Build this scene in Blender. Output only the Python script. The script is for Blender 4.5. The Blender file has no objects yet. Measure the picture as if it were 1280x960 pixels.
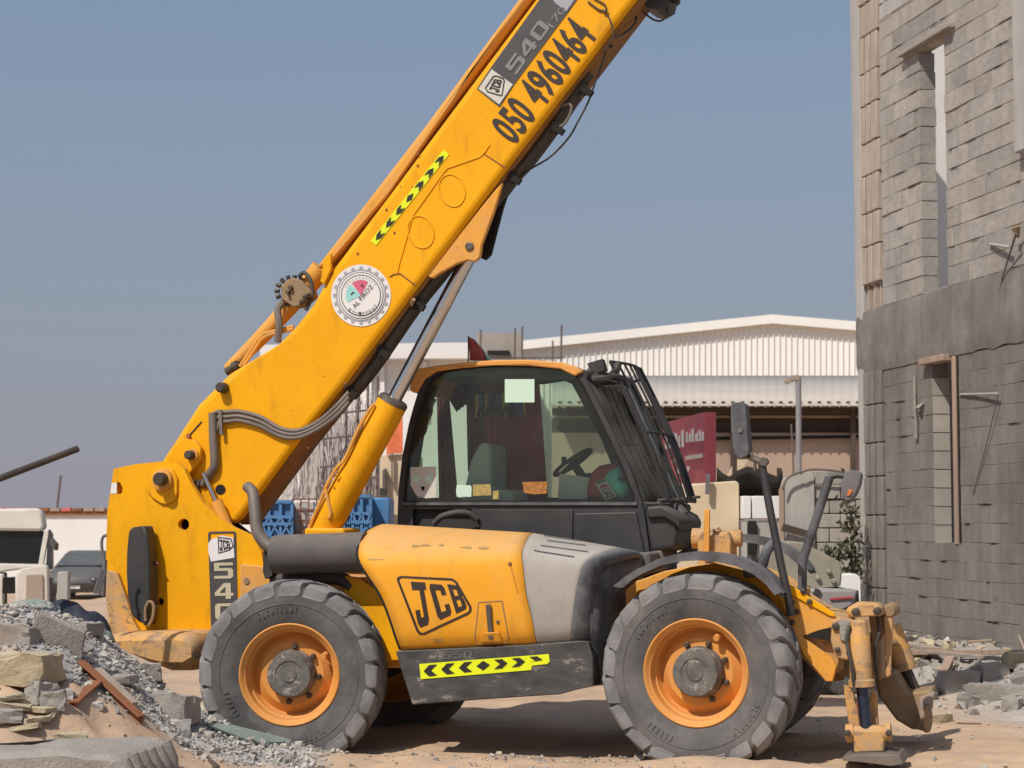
import bpy, bmesh, math, random
from mathutils import Vector, Matrix, noise
from mathutils.geometry import tessellate_polygon
rnd = random.Random(7)
R = math.radians
C = bpy.context.scene.collection
V = Vector

# ------------------------------------------------------------------ camera, sky, sun, exposure
F = 2400.0                                    # focal length in pixels of a 1280 wide frame
CAMH = 1.57
PITCH = math.atan(180 / F)
cd = bpy.data.cameras.new('camera'); cam = bpy.data.objects.new('camera', cd); C.objects.link(cam)
cam.location = (0, 0, CAMH); cam.rotation_euler = (math.pi / 2 + PITCH, 0, 0)
cd.sensor_fit = 'HORIZONTAL'; cd.sensor_width = 36; cd.lens = F / 1280 * 36
cd.clip_start = 0.1; cd.clip_end = 3000
cd.dof.use_dof = True; cd.dof.focus_distance = 13.2; cd.dof.aperture_fstop = 4.5
bpy.context.scene.camera = cam

SUN = V((-0.68, -0.9, 1.36)).normalized()     # towards the sun
SUN_EL = math.asin(SUN.z); SUN_AZ = math.atan2(SUN.x, SUN.y)
w = bpy.data.worlds.new('World'); bpy.context.scene.world = w; w.use_nodes = True
nt = w.node_tree; nt.nodes.clear()
wo = nt.nodes.new('ShaderNodeOutputWorld'); bg = nt.nodes.new('ShaderNodeBackground')
sky = nt.nodes.new('ShaderNodeTexSky'); sky.sky_type = 'NISHITA'; sky.sun_disc = False
sky.sun_elevation = SUN_EL; sky.sun_rotation = SUN_AZ
sky.air_density = 1.0; sky.dust_density = 2.2; sky.ozone_density = 1.6; sky.altitude = 0
# dusty desert air: the lowest degrees fade to a grey-lilac all round the horizon
tc = nt.nodes.new('ShaderNodeTexCoord'); sep = nt.nodes.new('ShaderNodeSeparateXYZ')
nt.links.new(tc.outputs['Generated'], sep.inputs[0])
mr = nt.nodes.new('ShaderNodeMapRange'); mr.inputs['From Min'].default_value = -0.02; mr.inputs['From Max'].default_value = 0.42
mr.inputs['To Min'].default_value = 0.95; mr.inputs['To Max'].default_value = 0.42
nt.links.new(sep.outputs['Z'], mr.inputs['Value'])
ramp = nt.nodes.new('ShaderNodeValToRGB')
e = ramp.color_ramp.elements
e[0].position = 0.0; e[0].color = (0.325, 0.312, 0.365, 1)
e[1].position = 1.0; e[1].color = (0.19, 0.30, 0.46, 1)
k = ramp.color_ramp.elements.new(0.10); k.color = (0.285, 0.315, 0.385, 1)
k = ramp.color_ramp.elements.new(0.30); k.color = (0.245, 0.325, 0.45, 1)
nt.links.new(sep.outputs['Z'], ramp.inputs[0])
sc10 = nt.nodes.new('ShaderNodeVectorMath'); sc10.operation = 'SCALE'; sc10.inputs['Scale'].default_value = 10.0
nt.links.new(ramp.outputs[0], sc10.inputs[0])
mx = nt.nodes.new('ShaderNodeMix'); mx.data_type = 'RGBA'
nt.links.new(mr.outputs[0], mx.inputs[0]); nt.links.new(sky.outputs[0], mx.inputs[6]); nt.links.new(sc10.outputs[0], mx.inputs[7])
nt.links.new(mx.outputs[2], bg.inputs[0]); bg.inputs[1].default_value = 0.10
nt.links.new(bg.outputs[0], wo.inputs[0])
sl = bpy.data.lights.new('sun', 'SUN'); sl.energy = 4.0; sl.angle = R(0.55); sl.color = (1.0, 0.93, 0.83)
so = bpy.data.objects.new('sun', sl); C.objects.link(so)
so.rotation_euler = SUN.to_track_quat('Z', 'Y').to_euler()
vs = bpy.context.scene.view_settings
bpy.context.scene.display_settings.display_device = 'sRGB'
vs.view_transform = 'Standard'; vs.look = 'None'; vs.exposure = 0.0; vs.gamma = 1.0

# ------------------------------------------------------------------ from photograph pixels to places
def ray(px, py):
    a = (px - 640) / F; b = (480 - py) / F
    return V((a, math.cos(PITCH) - math.sin(PITCH) * b, math.sin(PITCH) + math.cos(PITCH) * b))
CAMP = V((0, 0, CAMH))
G = 9999                                       # stands for "down on the ground"
def at(px, py, y):                             # the point on that sight line at distance y
    if py == G: p = at(px, 660, y); return V((p.x, p.y, -0.02))
    d = ray(px, py); return CAMP + d * (y / d.y)
def on_z(px, py, z=0.0):
    d = ray(px, py); return CAMP + d * ((z - CAMH) / d.z)
YAW = R(16)
MO = V((1.236, 12.9, 0.0))                     # the machine's own frame: x forward, y across (away), z up
MM = Matrix.Translation(MO) @ Matrix.Rotation(-YAW, 4, 'Z'); MI = MM.inverted(); MC = MI @ CAMP
def mp(px, py, v):
    d = MI.to_3x3() @ ray(px, py); return MC + d * ((v - MC.y) / d.y)
WO = V((4.24, 23.4, 0.0)); WD = V((0.2, -1.0, 0)).normalized()   # the block wall's frame: x along it towards us, y into it
WM = Matrix.Translation(WO) @ Matrix.Rotation(math.atan2(WD.y, WD.x), 4, 'Z'); WI = WM.inverted(); WC = WI @ CAMP
def wp(px, py, n=0.0):
    d = WI.to_3x3() @ ray(px, py); return WC + d * ((n - WC.y) / d.y)

# ------------------------------------------------------------------ materials
def mat(name, col, rough=0.6, metal=0.0, var=0.12, scale=3.0, bump=0.15, bscale=60.0, bdist=0.01, dust=0.0,
        dustcol=(0.40, 0.29, 0.20), dscale=5.0, up=0.0, chip=0.0, chipcol=(0.10, 0.06, 0.04), chscale=22.0, rand=0.0,
        streak=0.0, smear=0.0, grime=0.0, grimecol=(0.05, 0.03, 0.015), spec=0.5, col2=None, c2scale=2.0, c2lo=0.45, c2hi=0.6, stretch=None, coat=0.0):
    m = bpy.data.materials.new(name); m.use_nodes = True
    t = m.node_tree; N = t.nodes; L = t.links
    b = N['Principled BSDF']; b.inputs['Metallic'].default_value = metal; b.inputs['Specular IOR Level'].default_value = spec
    if coat: b.inputs['Coat Weight'].default_value = coat; b.inputs['Coat Roughness'].default_value = 0.25
    tcn = N.new('ShaderNodeTexCoord'); co = tcn.outputs['Object']
    oi = N.new('ShaderNodeObjectInfo')
    off = N.new('ShaderNodeVectorMath'); off.operation = 'MULTIPLY_ADD'       # each object its own part of the pattern
    sc = N.new('ShaderNodeCombineXYZ')
    for i in range(3): L.new(oi.outputs['Random'], sc.inputs[i])
    off.inputs[1].default_value = (37.0, 53.0, 71.0); L.new(sc.outputs[0], off.inputs[0]); L.new(co, off.inputs[2])
    co = off.outputs[0]
    if stretch:
        mpn = N.new('ShaderNodeMapping'); mpn.inputs['Scale'].default_value = stretch; L.new(co, mpn.inputs[0]); co = mpn.outputs[0]
    def noi(s, det=4.0, ro=0.6, vec=None):
        n = N.new('ShaderNodeTexNoise'); n.inputs['Scale'].default_value = s; n.inputs['Detail'].default_value = det
        n.inputs['Roughness'].default_value = ro; L.new(vec or co, n.inputs['Vector']); return n.outputs['Fac']
    def rng(x, a, bb, c, d):
        n = N.new('ShaderNodeMapRange'); L.new(x, n.inputs['Value'])
        for i, q in enumerate((a, bb, c, d)): n.inputs[i + 1].default_value = q
        return n.outputs[0]
    def mth(op, x, y):
        n = N.new('ShaderNodeMath'); n.operation = op
        for i, q in enumerate((x, y)):
            if isinstance(q, (int, float)): n.inputs[i].default_value = q
            else: L.new(q, n.inputs[i])
        return n.outputs[0]
    def mixc(f, x, y, blend='MIX'):
        n = N.new('ShaderNodeMix'); n.data_type = 'RGBA'; n.blend_type = blend
        if isinstance(f, (int, float)): n.inputs[0].default_value = f
        else: L.new(f, n.inputs[0])
        for i, q in ((6, x), (7, y)):
            if isinstance(q, tuple): n.inputs[i].default_value = (*q, 1)
            else: L.new(q, n.inputs[i])
        return n.outputs[2]
    c = tuple(col)
    if col2: c = mixc(rng(noi(c2scale, 6), c2lo, c2hi, 0, 1), c, tuple(col2))
    val = rng(noi(scale, 5), 0.25, 0.75, 1 - var, 1 + var)
    if rand: val = mth('MULTIPLY', val, rng(oi.outputs['Random'], 0, 1, 1 - rand, 1 + rand))
    if streak:
        mpn = N.new('ShaderNodeMapping'); mpn.inputs['Scale'].default_value = (9, 9, 0.5); L.new(co, mpn.inputs[0])
        val = mth('MULTIPLY', val, rng(noi(1.0, 4, 0.6, mpn.outputs[0]), 0.3, 0.7, 1 - streak, 1 + streak))
    if smear:
        gp_ = N.new('ShaderNodeNewGeometry'); mpn = N.new('ShaderNodeMapping'); mpn.inputs['Scale'].default_value = (1, 1, .55); L.new(gp_.outputs['Position'], mpn.inputs[0])
        n1 = noi(1.7, 8, 0.68, mpn.outputs[0]); val = mth('MULTIPLY', val, rng(n1, 0.32, 0.68, 1 - smear, 1 + smear))
        mp2 = N.new('ShaderNodeMapping'); mp2.inputs['Scale'].default_value = (7, 7, .6); L.new(gp_.outputs['Position'], mp2.inputs[0])
        val = mth('MULTIPLY', val, rng(noi(1.0, 5, 0.6, mp2.outputs[0]), 0.3, 0.7, 1 - smear * .5, 1 + smear * .5))
    cc = N.new('ShaderNodeCombineColor')
    for i in range(3): L.new(val, cc.inputs[i])
    c = mixc(1.0, c, cc.outputs[0], 'MULTIPLY')
    rg = rough
    if grime:
        mg = N.new('ShaderNodeMapping'); mg.inputs['Scale'].default_value = (2.2, 2.2, .8); L.new(co, mg.inputs[0])
        c = mixc(rng(noi(2.6, 9, 0.72, mg.outputs[0]), 0.52, 0.80, 0, grime), c, tuple(grimecol))
    if chip:
        cf = rng(noi(chscale, 7, 0.7), 0.70 - chip, 0.72 - chip, 0, 1)
        c = mixc(cf, c, tuple(chipcol))
    if dust or up:
        df = rng(noi(dscale, 8, 0.65), 0.35, 0.7, 0.25 * dust, 1.2 * dust)
        if up:
            g = N.new('ShaderNodeNewGeometry'); sp = N.new('ShaderNodeSeparateXYZ'); L.new(g.outputs['Normal'], sp.inputs[0])
            uf = mth('MULTIPLY', rng(sp.outputs['Z'], 0.15, 0.9, 0, up), rng(noi(dscale * 2.3, 6), 0.25, 0.65, 0.55, 1.0))
            df = mth('MAXIMUM', df, uf)
        c = mixc(df, c, tuple(dustcol))
        rn = rng(df, 0, 0.6, rough, max(rough, 0.85)); L.new(rn, b.inputs['Roughness'])
    else: b.inputs['Roughness'].default_value = rough
    L.new(c, b.inputs['Base Color'])
    if bump:
        bn = N.new('ShaderNodeBump'); bn.inputs['Strength'].default_value = bump; bn.inputs['Distance'].default_value = bdist
        L.new(noi(bscale, 6, 0.65), bn.inputs['Height']); L.new(bn.outputs[0], b.inputs['Normal'])
    return m

SAND_D = (0.40, 0.29, 0.20)
Y = dict(spec=0.22, rough=0.5, grime=0.45, var=0.05, bump=0.07, bscale=6.0, bdist=.02, chip=0.03)
M = {
 'yellow': mat('yellow_paint', (0.83, 0.385, 0.0), dust=0.03, up=0.30, dustcol=(0.60, 0.36, 0.16), col2=(0.76, 0.34, 0.0), c2scale=0.9, c2lo=0.42, c2hi=0.7, **Y),
 'yellow_dusty': mat('yellow_paint_dusty', (0.76, 0.33, 0.02), dust=0.42, up=0.75, dustcol=(0.50, 0.33, 0.20), **Y),
 'yellow_hood': mat('yellow_paint_bonnet', (0.78, 0.335, 0.006), dust=0.16, up=0.70, dustcol=(0.55, 0.37, 0.20), **Y),
 'yellow_grimy_shade': mat('grimy_shaded_yellow_paint', (0.27, 0.115, 0.018), rough=0.7, var=0.2, bump=0.1, bscale=20, dust=0.35, dustcol=(0.20, 0.12, 0.07), grime=0.8, chip=0.03),  # brown holds both dirt and the painted shade of the boom's underside
 'yellow_worn': mat('yellow_paint_worn', (0.68, 0.33, 0.05), rough=0.7, var=0.15, bump=0.2, bscale=30, dust=0.9, up=0.6,
                    dustcol=(0.43, 0.285, 0.165), dscale=7, grime=0.35, chip=0.15, chipcol=(0.17, 0.10, 0.06), chscale=11),
 'orange_roof': mat('faded_orange_paint', (0.72, 0.31, 0.06), dust=0.3, up=0.55, dustcol=(0.62, 0.38, 0.20), **Y),
 'rim': mat('rim_paint', (0.68, 0.27, 0.035), rough=0.55, var=0.1, bump=0.1, bscale=30, dust=0.35, up=0.5, dustcol=(0.52, 0.30, 0.15), chip=0.02),
 'black': mat('black_plastic', (0.020, 0.021, 0.024), rough=0.5, var=0.2, bump=0.08, bscale=80, dust=0.10, up=0.45, dustcol=(0.22, 0.19, 0.16)),
 'black_dusty': mat('black_plastic_dusty', (0.024, 0.024, 0.026), rough=0.6, var=0.2, bump=0.15, bscale=50, dust=0.62, up=0.8, dustcol=(0.205, 0.205, 0.22), dscale=7),
 'scratched': mat('black_scratched_plastic', (0.022, 0.022, 0.024), rough=0.6, var=0.25, bump=0.15, bscale=40, dust=0.30, up=0.6,
                  dustcol=(0.20, 0.18, 0.165), dscale=6, chip=0.10, chipcol=(0.19, 0.175, 0.16), chscale=6, stretch=(1, 1, 2.2)),
 'cowl': mat('grey_dusty_cowl', (0.29, 0.27, 0.245), rough=0.75, var=0.22, scale=2.2, grime=0.75, grimecol=(0.10, 0.095, 0.09), bump=0.05, bscale=20, dust=0.35, up=0.5, dustcol=(0.46, 0.41, 0.36), dscale=4),
 'tank': mat('dusty_black_tank', (0.060, 0.055, 0.055), rough=0.65, var=0.25, bump=0.05, dust=0.22, up=0.55, dustcol=(0.24, 0.20, 0.18), col2=(0.11, 0.055, 0.05), c2lo=0.55, c2hi=0.75),
 'tyre': mat('dusty_tyre_rubber', (0.036, 0.036, 0.040), rough=0.85, var=0.25, bump=0.35, bscale=22, dust=0.50, up=0.30, dustcol=(0.23, 0.215, 0.205), dscale=3.2, grime=0.75, grimecol=(0.20, 0.165, 0.13)),
 'tread': mat('dusty_tread_rubber', (0.085, 0.085, 0.09), rough=0.9, var=0.15, bump=0.3, bscale=22, dust=0.66, up=0.45, dustcol=(0.33, 0.315, 0.31), dscale=4, grime=0.7, grimecol=(0.24, 0.20, 0.165)),
 'hub': mat('dusty_dark_hub', (0.05, 0.05, 0.05), rough=0.75, var=0.3, bump=0.25, bscale=30, dust=0.55, dustcol=(0.26, 0.23, 0.20), dscale=14, chip=0.14, chipcol=(0.30, 0.27, 0.24), chscale=9),
 'steel': mat('dark_steel', (0.10, 0.095, 0.09), rough=0.5, metal=0.6, var=0.2, bump=0.15, dust=0.25),
 'pin': mat('greased_pin', (0.045, 0.038, 0.032), rough=0.5, metal=0.4, var=0.3, bump=0.2, dust=0.15),
 'chrome': mat('chrome_rod', (0.62, 0.61, 0.60), rough=0.22, metal=1.0, var=0.08, bump=0.0),
 'rod_dark': mat('dark_rod', (0.045, 0.06, 0.10), rough=0.3, metal=0.7, var=0.1, bump=0.0),
 'grey_pipe': mat('grey_steel_pipe', (0.13, 0.12, 0.115), rough=0.55, metal=0.3, var=0.15, bump=0.1, dust=0.3),
 'hose': mat('black_hose', (0.030, 0.028, 0.027), rough=0.6, var=0.2, bump=0.1, dust=0.30, dustcol=(0.17, 0.14, 0.11)),
 'rust': mat('rusty_steel', (0.22, 0.075, 0.030), rough=0.85, var=0.3, bump=0.4, bscale=60, dust=0.2, dustcol=(0.35, 0.2, 0.12)),
 'rust_tan': mat('tan_rusty_block', (0.26, 0.17, 0.085), rough=0.75, var=0.35, bump=0.4, bscale=40, dust=0.3),
 'blackpaint': mat('black_print', (0.018, 0.014, 0.012), rough=0.6, var=0.1, bump=0.0),
 'brownprint': mat('brown_black_print', (0.030, 0.018, 0.012), rough=0.6, var=0.15, bump=0.0),
 'greypanel': mat('charcoal_sticker', (0.042, 0.044, 0.052), rough=0.45, var=0.1, bump=0.0, dust=0.08),
 'wearmark': mat('worn_paint_patch', (0.40, 0.25, 0.10), rough=0.7, var=0.4, scale=25, bump=0.0),
 'fadedprint': mat('faded_print', (0.10, 0.095, 0.09), rough=0.6, var=0.4, scale=20, bump=0.0),
 'greyprint': mat('grey_print', (0.20, 0.19, 0.185), rough=0.5, var=0.15, bump=0.0),
 'creamprint': mat('cream_print', (0.50, 0.44, 0.30), rough=0.6, var=0.12, bump=0.0),
 'whitesticker': mat('white_sticker', (0.72, 0.70, 0.69), rough=0.5, var=0.05, bump=0.0, dust=0.08),
 'offwhite': mat('offwhite_sticker', (0.56, 0.54, 0.48), rough=0.5, var=0.05, bump=0.0),
 'teal': mat('teal_print', (0.30, 0.62, 0.60), rough=0.5, bump=0.0), 'pink': mat('pink_print', (0.62, 0.12, 0.20), rough=0.5, bump=0.0),
 'greyring': mat('grey_ring_print', (0.33, 0.33, 0.37), rough=0.5, bump=0.0),
 'hivis': mat('high_visibility_yellow', (0.72, 0.80, 0.0), rough=0.4, var=0.04, bump=0.0, dust=0.06),
 'hole': mat('dark_recess', (0.012, 0.010, 0.008), rough=0.9, bump=0.0),
 'maroon': mat('maroon_cloth', (0.34, 0.035, 0.04), rough=0.95, var=0.25, bump=0.3, bscale=30),
 'brown_dark': mat('dark_brown_cloth', (0.11, 0.03, 0.028), rough=0.95, var=0.25, bump=0.3, bscale=30),
 'seatgrey': mat('grey_seat_cloth', (0.62, 0.66, 0.64), rough=0.9, var=0.15, bump=0.2),
 'interior': mat('cab_interior', (0.03, 0.03, 0.03), rough=0.8, bump=0.05),
 'lining': mat('cab_lining', (0.16, 0.17, 0.15), rough=0.9, bump=0.05),
 'mint': mat('mint_paper', (0.55, 0.72, 0.60), rough=0.7, var=0.04, bump=0.0),
 'tealcloth': mat('teal_cloth', (0.28, 0.80, 0.68), rough=0.9, bump=0.1), 'redcloth': mat('red_cloth', (0.58, 0.14, 0.12), rough=0.9, var=0.2, bump=0.15),
 'tag_brass': mat('brass_tag', (0.40, 0.30, 0.10), rough=0.5, var=0.4, scale=40, bump=0.0), 'tag_orange': mat('orange_tag', (0.36, 0.15, 0.03), rough=0.6, var=0.5, scale=50, bump=0.0),
 'fringe_y': mat('yellow_fringe', (0.55, 0.45, 0.10), rough=0.9, var=0.3, scale=30, bump=0.2), 'fringe_b': mat('blue_fringe', (0.05, 0.13, 0.40), rough=0.9, var=0.3, scale=30, bump=0.2),
 'lens': mat('orange_lens', (0.55, 0.16, 0.05), rough=0.3, bump=0.0), 'greycap': mat('grey_lamp_housing', (0.11, 0.11, 0.12), rough=0.7, bump=0.1, dust=0.4, dustcol=(0.25, 0.22, 0.2)),
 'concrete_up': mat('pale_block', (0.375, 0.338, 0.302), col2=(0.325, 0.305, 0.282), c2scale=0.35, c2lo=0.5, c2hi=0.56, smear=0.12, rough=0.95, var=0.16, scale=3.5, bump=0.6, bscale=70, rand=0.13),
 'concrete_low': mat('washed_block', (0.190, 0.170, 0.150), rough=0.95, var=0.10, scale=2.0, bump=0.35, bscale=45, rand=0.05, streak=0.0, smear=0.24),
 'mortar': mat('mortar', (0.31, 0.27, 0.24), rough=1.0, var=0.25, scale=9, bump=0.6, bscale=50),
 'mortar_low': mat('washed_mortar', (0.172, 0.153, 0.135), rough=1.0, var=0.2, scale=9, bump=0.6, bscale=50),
 'jamb': mat('pale_jamb', (0.36, 0.325, 0.285), rough=0.95, var=0.2, bump=0.4, bscale=40, rand=0.1),
 'slab': mat('poured_concrete', (0.195, 0.176, 0.155), smear=0.25, rough=0.95, var=0.22, scale=1.6, bump=0.5, bscale=16, col2=(0.25, 0.235, 0.215), c2scale=2.5, c2lo=0.55, c2hi=0.75),
 'pale_concrete': mat('pale_concrete', (0.40, 0.38, 0.355), rough=0.95, var=0.12, scale=2.5, bump=0.4, bscale=35, streak=0.1),
 'tan_concrete': mat('tan_concrete', (0.40, 0.335, 0.28), rough=0.95, var=0.15, scale=3, bump=0.5, bscale=40, streak=0.08),
 'plaster': mat('white_plaster', (0.72, 0.71, 0.68), rough=0.9, var=0.05, bump=0.15, bscale=20),
 'timber': mat('raw_timber', (0.36, 0.26, 0.195), rough=0.85, var=0.25, scale=2, bump=0.4, bscale=40, stretch=(8, 8, 0.8)),
 'timber_grey': mat('weathered_timber', (0.35, 0.285, 0.235), rough=0.9, var=0.25, scale=4, bump=0.4, bscale=40),
 'white_sheet': mat('white_steel_sheet', (0.84, 0.815, 0.77), rough=0.6, var=0.05, scale=0.5, bump=0.0),
 'cream_sheet': mat('cream_roof_sheet', (0.47, 0.415, 0.36), rough=0.7, var=0.09, scale=0.6, bump=0.0),
 'beige_wall': mat('beige_render', (0.40, 0.30, 0.235), rough=0.9, var=0.06, bump=0.05),
 'dark_beam': mat('dark_brown_beam', (0.070, 0.050, 0.037), rough=0.9, var=0.3, bump=0.1),
 'white_wall': mat('white_wall_paint', (0.74, 0.73, 0.72), rough=0.85, var=0.05, scale=0.7, bump=0.05),
 'grey_building': mat('grey_building_concrete', (0.32, 0.285, 0.25), rough=0.95, bump=0.1),
 'cream_paint': mat('cream_paint', (0.62, 0.50, 0.345), rough=0.8, var=0.06, bump=0.05),
 'crimson': mat('crimson_panel', (0.62, 0.07, 0.10), rough=0.6, var=0.08, bump=0.0), 'crimson_pale': mat('faded_crimson_panel', (0.46, 0.13, 0.16), rough=0.7, var=0.15, scale=6, bump=0.0),
 'blue_plastic': mat('blue_plastic', (0.045, 0.19, 0.42), rough=0.5, var=0.15, bump=0.05, dust=0.15), 'tote': mat('dirty_white_plastic', (0.50, 0.46, 0.44), rough=0.7, var=0.1, bump=0.05),
 'orange_poster': mat('orange_poster', (0.70, 0.17, 0.07), rough=0.8, var=0.3, scale=3, bump=0.0),
 'truck_white': mat('dusty_white_truck_paint', (0.62, 0.585, 0.53), rough=0.7, var=0.1, bump=0.1, dust=0.25, dustcol=(0.45, 0.37, 0.29)),
 'truck_grille': mat('tan_grille', (0.34, 0.27, 0.215), rough=0.9, var=0.2, scale=40, bump=0.2),
 'car_grey': mat('dusty_dark_car_paint', (0.060, 0.064, 0.072), rough=0.45, var=0.1, bump=0.0, dust=0.2, up=0.35, dustcol=(0.22, 0.19, 0.17)),
 'glass_dark': mat('dark_window', (0.012, 0.013, 0.015), rough=0.15, var=0.1, bump=0.0), 'glass_grey': mat('grey_window', (0.06, 0.07, 0.075), rough=0.15, bump=0.0),
 'glass_car': mat('car_window', (0.09, 0.10, 0.105), rough=0.5, var=0.2, bump=0.0, spec=0.3),
 'olive': mat('olive_grey_paint', (0.24, 0.225, 0.175), rough=0.85, var=0.12, bump=0.1, dust=0.5, dustcol=(0.40, 0.35, 0.28)),
 'bumper': mat('silver_grey_bumper', (0.26, 0.255, 0.26), rough=0.7, var=0.1, bump=0.05, dust=0.3, dustcol=(0.36, 0.32, 0.28)), 'redstripe': mat('red_stripe', (0.45, 0.05, 0.06), rough=0.5, bump=0.0),
 'pole': mat('grey_pole', (0.30, 0.29, 0.30), rough=0.6, metal=0.3, bump=0.0), 'canvas': mat('torn_black_canvas', (0.022, 0.017, 0.014), rough=0.95, var=0.3, bump=0.3), 'navy': mat('navy_tarp', (0.016, 0.022, 0.040), rough=0.7, var=0.2, bump=0.4, bscale=12),
 'green_tarp': mat('green_grey_tarp', (0.23, 0.29, 0.26), rough=0.9, var=0.2, bump=0.3, bscale=20), 'stick': mat('bundled_poles', (0.56, 0.51, 0.49), rough=0.9, var=0.35, scale=8, bump=0.0, rand=0.2),
 'stick_dark': mat('rusty_bars', (0.15, 0.115, 0.105), rough=0.9, var=0.3, scale=8, bump=0.0),
 'chunk': mat('broken_concrete', (0.30, 0.275, 0.25), rough=1.0, var=0.22, scale=5, bump=0.8, bscale=38, bdist=0.02, up=0.45, dust=0.15, dustcol=(0.40, 0.36, 0.325)),
 'chunk_tan': mat('yellowish_concrete', (0.40, 0.33, 0.22), rough=1.0, var=0.2, scale=6, bump=0.8, bscale=35, bdist=0.02, up=0.6, dustcol=(0.58, 0.50, 0.36)),
 'gravel': mat('grey_gravel', (0.44, 0.41, 0.37), rough=1.0, var=0.35, scale=9, bump=0.6, bscale=60),
 'leaf': mat('dusty_leaf', (0.085, 0.085, 0.045), rough=0.8, var=0.4, scale=6, bump=0.0, rand=0.3), 'stem': mat('dry_stem', (0.16, 0.115, 0.08), rough=0.9, bump=0.0),
}
def glass(name, tint, dusty=0.0):
    m = bpy.data.materials.new(name); m.use_nodes = True; t = m.node_tree; t.nodes.clear()
    o = t.nodes.new('ShaderNodeOutputMaterial'); a = t.nodes.new('ShaderNodeBsdfTransparent'); g = t.nodes.new('ShaderNodeBsdfGlossy')
    a.inputs[0].default_value = (*tint, 1); g.inputs['Roughness'].default_value = 0.03
    f = t.nodes.new('ShaderNodeFresnel'); f.inputs[0].default_value = 1.5
    x = t.nodes.new('ShaderNodeMixShader'); t.links.new(f.outputs[0], x.inputs[0]); t.links.new(a.outputs[0], x.inputs[1]); t.links.new(g.outputs[0], x.inputs[2])
    if dusty:  # grey film: dust, on the windscreen also a painted sky and ground reflection
        df = t.nodes.new('ShaderNodeBsdfDiffuse'); df.inputs[0].default_value = (.36, .34, .30, 1); nz = t.nodes.new('ShaderNodeTexNoise'); nz.inputs['Scale'].default_value = 3.5; nz.inputs['Detail'].default_value = 7
        tc_ = t.nodes.new('ShaderNodeTexCoord'); t.links.new(tc_.outputs['Object'], nz.inputs['Vector'])
        mr_ = t.nodes.new('ShaderNodeMapRange'); mr_.inputs[1].default_value = .3; mr_.inputs[2].default_value = .75; mr_.inputs[3].default_value = dusty * .35; mr_.inputs[4].default_value = dusty * 1.6; t.links.new(nz.outputs[0], mr_.inputs[0])
        y = t.nodes.new('ShaderNodeMixShader'); t.links.new(mr_.outputs[0], y.inputs[0]); t.links.new(x.outputs[0], y.inputs[1]); t.links.new(df.outputs[0], y.inputs[2]); x = y
    t.links.new(x.outputs[0], o.inputs[0]); return m
M['glass'] = glass('tinted_glass', (0.86, 0.935, 0.875), 0.035); M['glass_front'] = glass('windscreen_glass', (0.74, 0.80, 0.74), 0.17)

# ------------------------------------------------------------------ mesh helpers
FR = {}
def root(name, label, cat, loc=(0, 0, 0), rotz=0.0, group=None, mtx=None):
    o = bpy.data.objects.new(name, None); C.objects.link(o); o.empty_display_size = 0.2
    m = mtx or (Matrix.Translation(V(loc)) @ Matrix.Rotation(rotz, 4, 'Z'))
    o.matrix_basis = m; FR[o.name] = m.inverted(); tag(o, label, cat, group); return o
def tag(o, label=None, cat=None, group=None, kind=None):
    if label: o['label'] = label
    if cat: o['category'] = cat
    if group: o['group'] = group
    if kind: o['kind'] = kind
    return o
def catmull(P, n=6, closed=False):
    P = [V(p) for p in P]
    if len(P) < 3: return P
    out = []
    for i in range(len(P) - 1):
        a = P[i - 1] if i else P[0] * 2 - P[1]; b = P[i]; c = P[i + 1]; d = P[i + 2] if i + 2 < len(P) else P[-1] * 2 - P[-2]
        for k in range(n):
            t = k / n
            out.append(0.5 * ((2 * b) + (c - a) * t + (2 * a - 5 * b + 4 * c - d) * t * t + (3 * b - a - 3 * c + d) * t ** 3))
    return out + [P[-1]]
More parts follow.
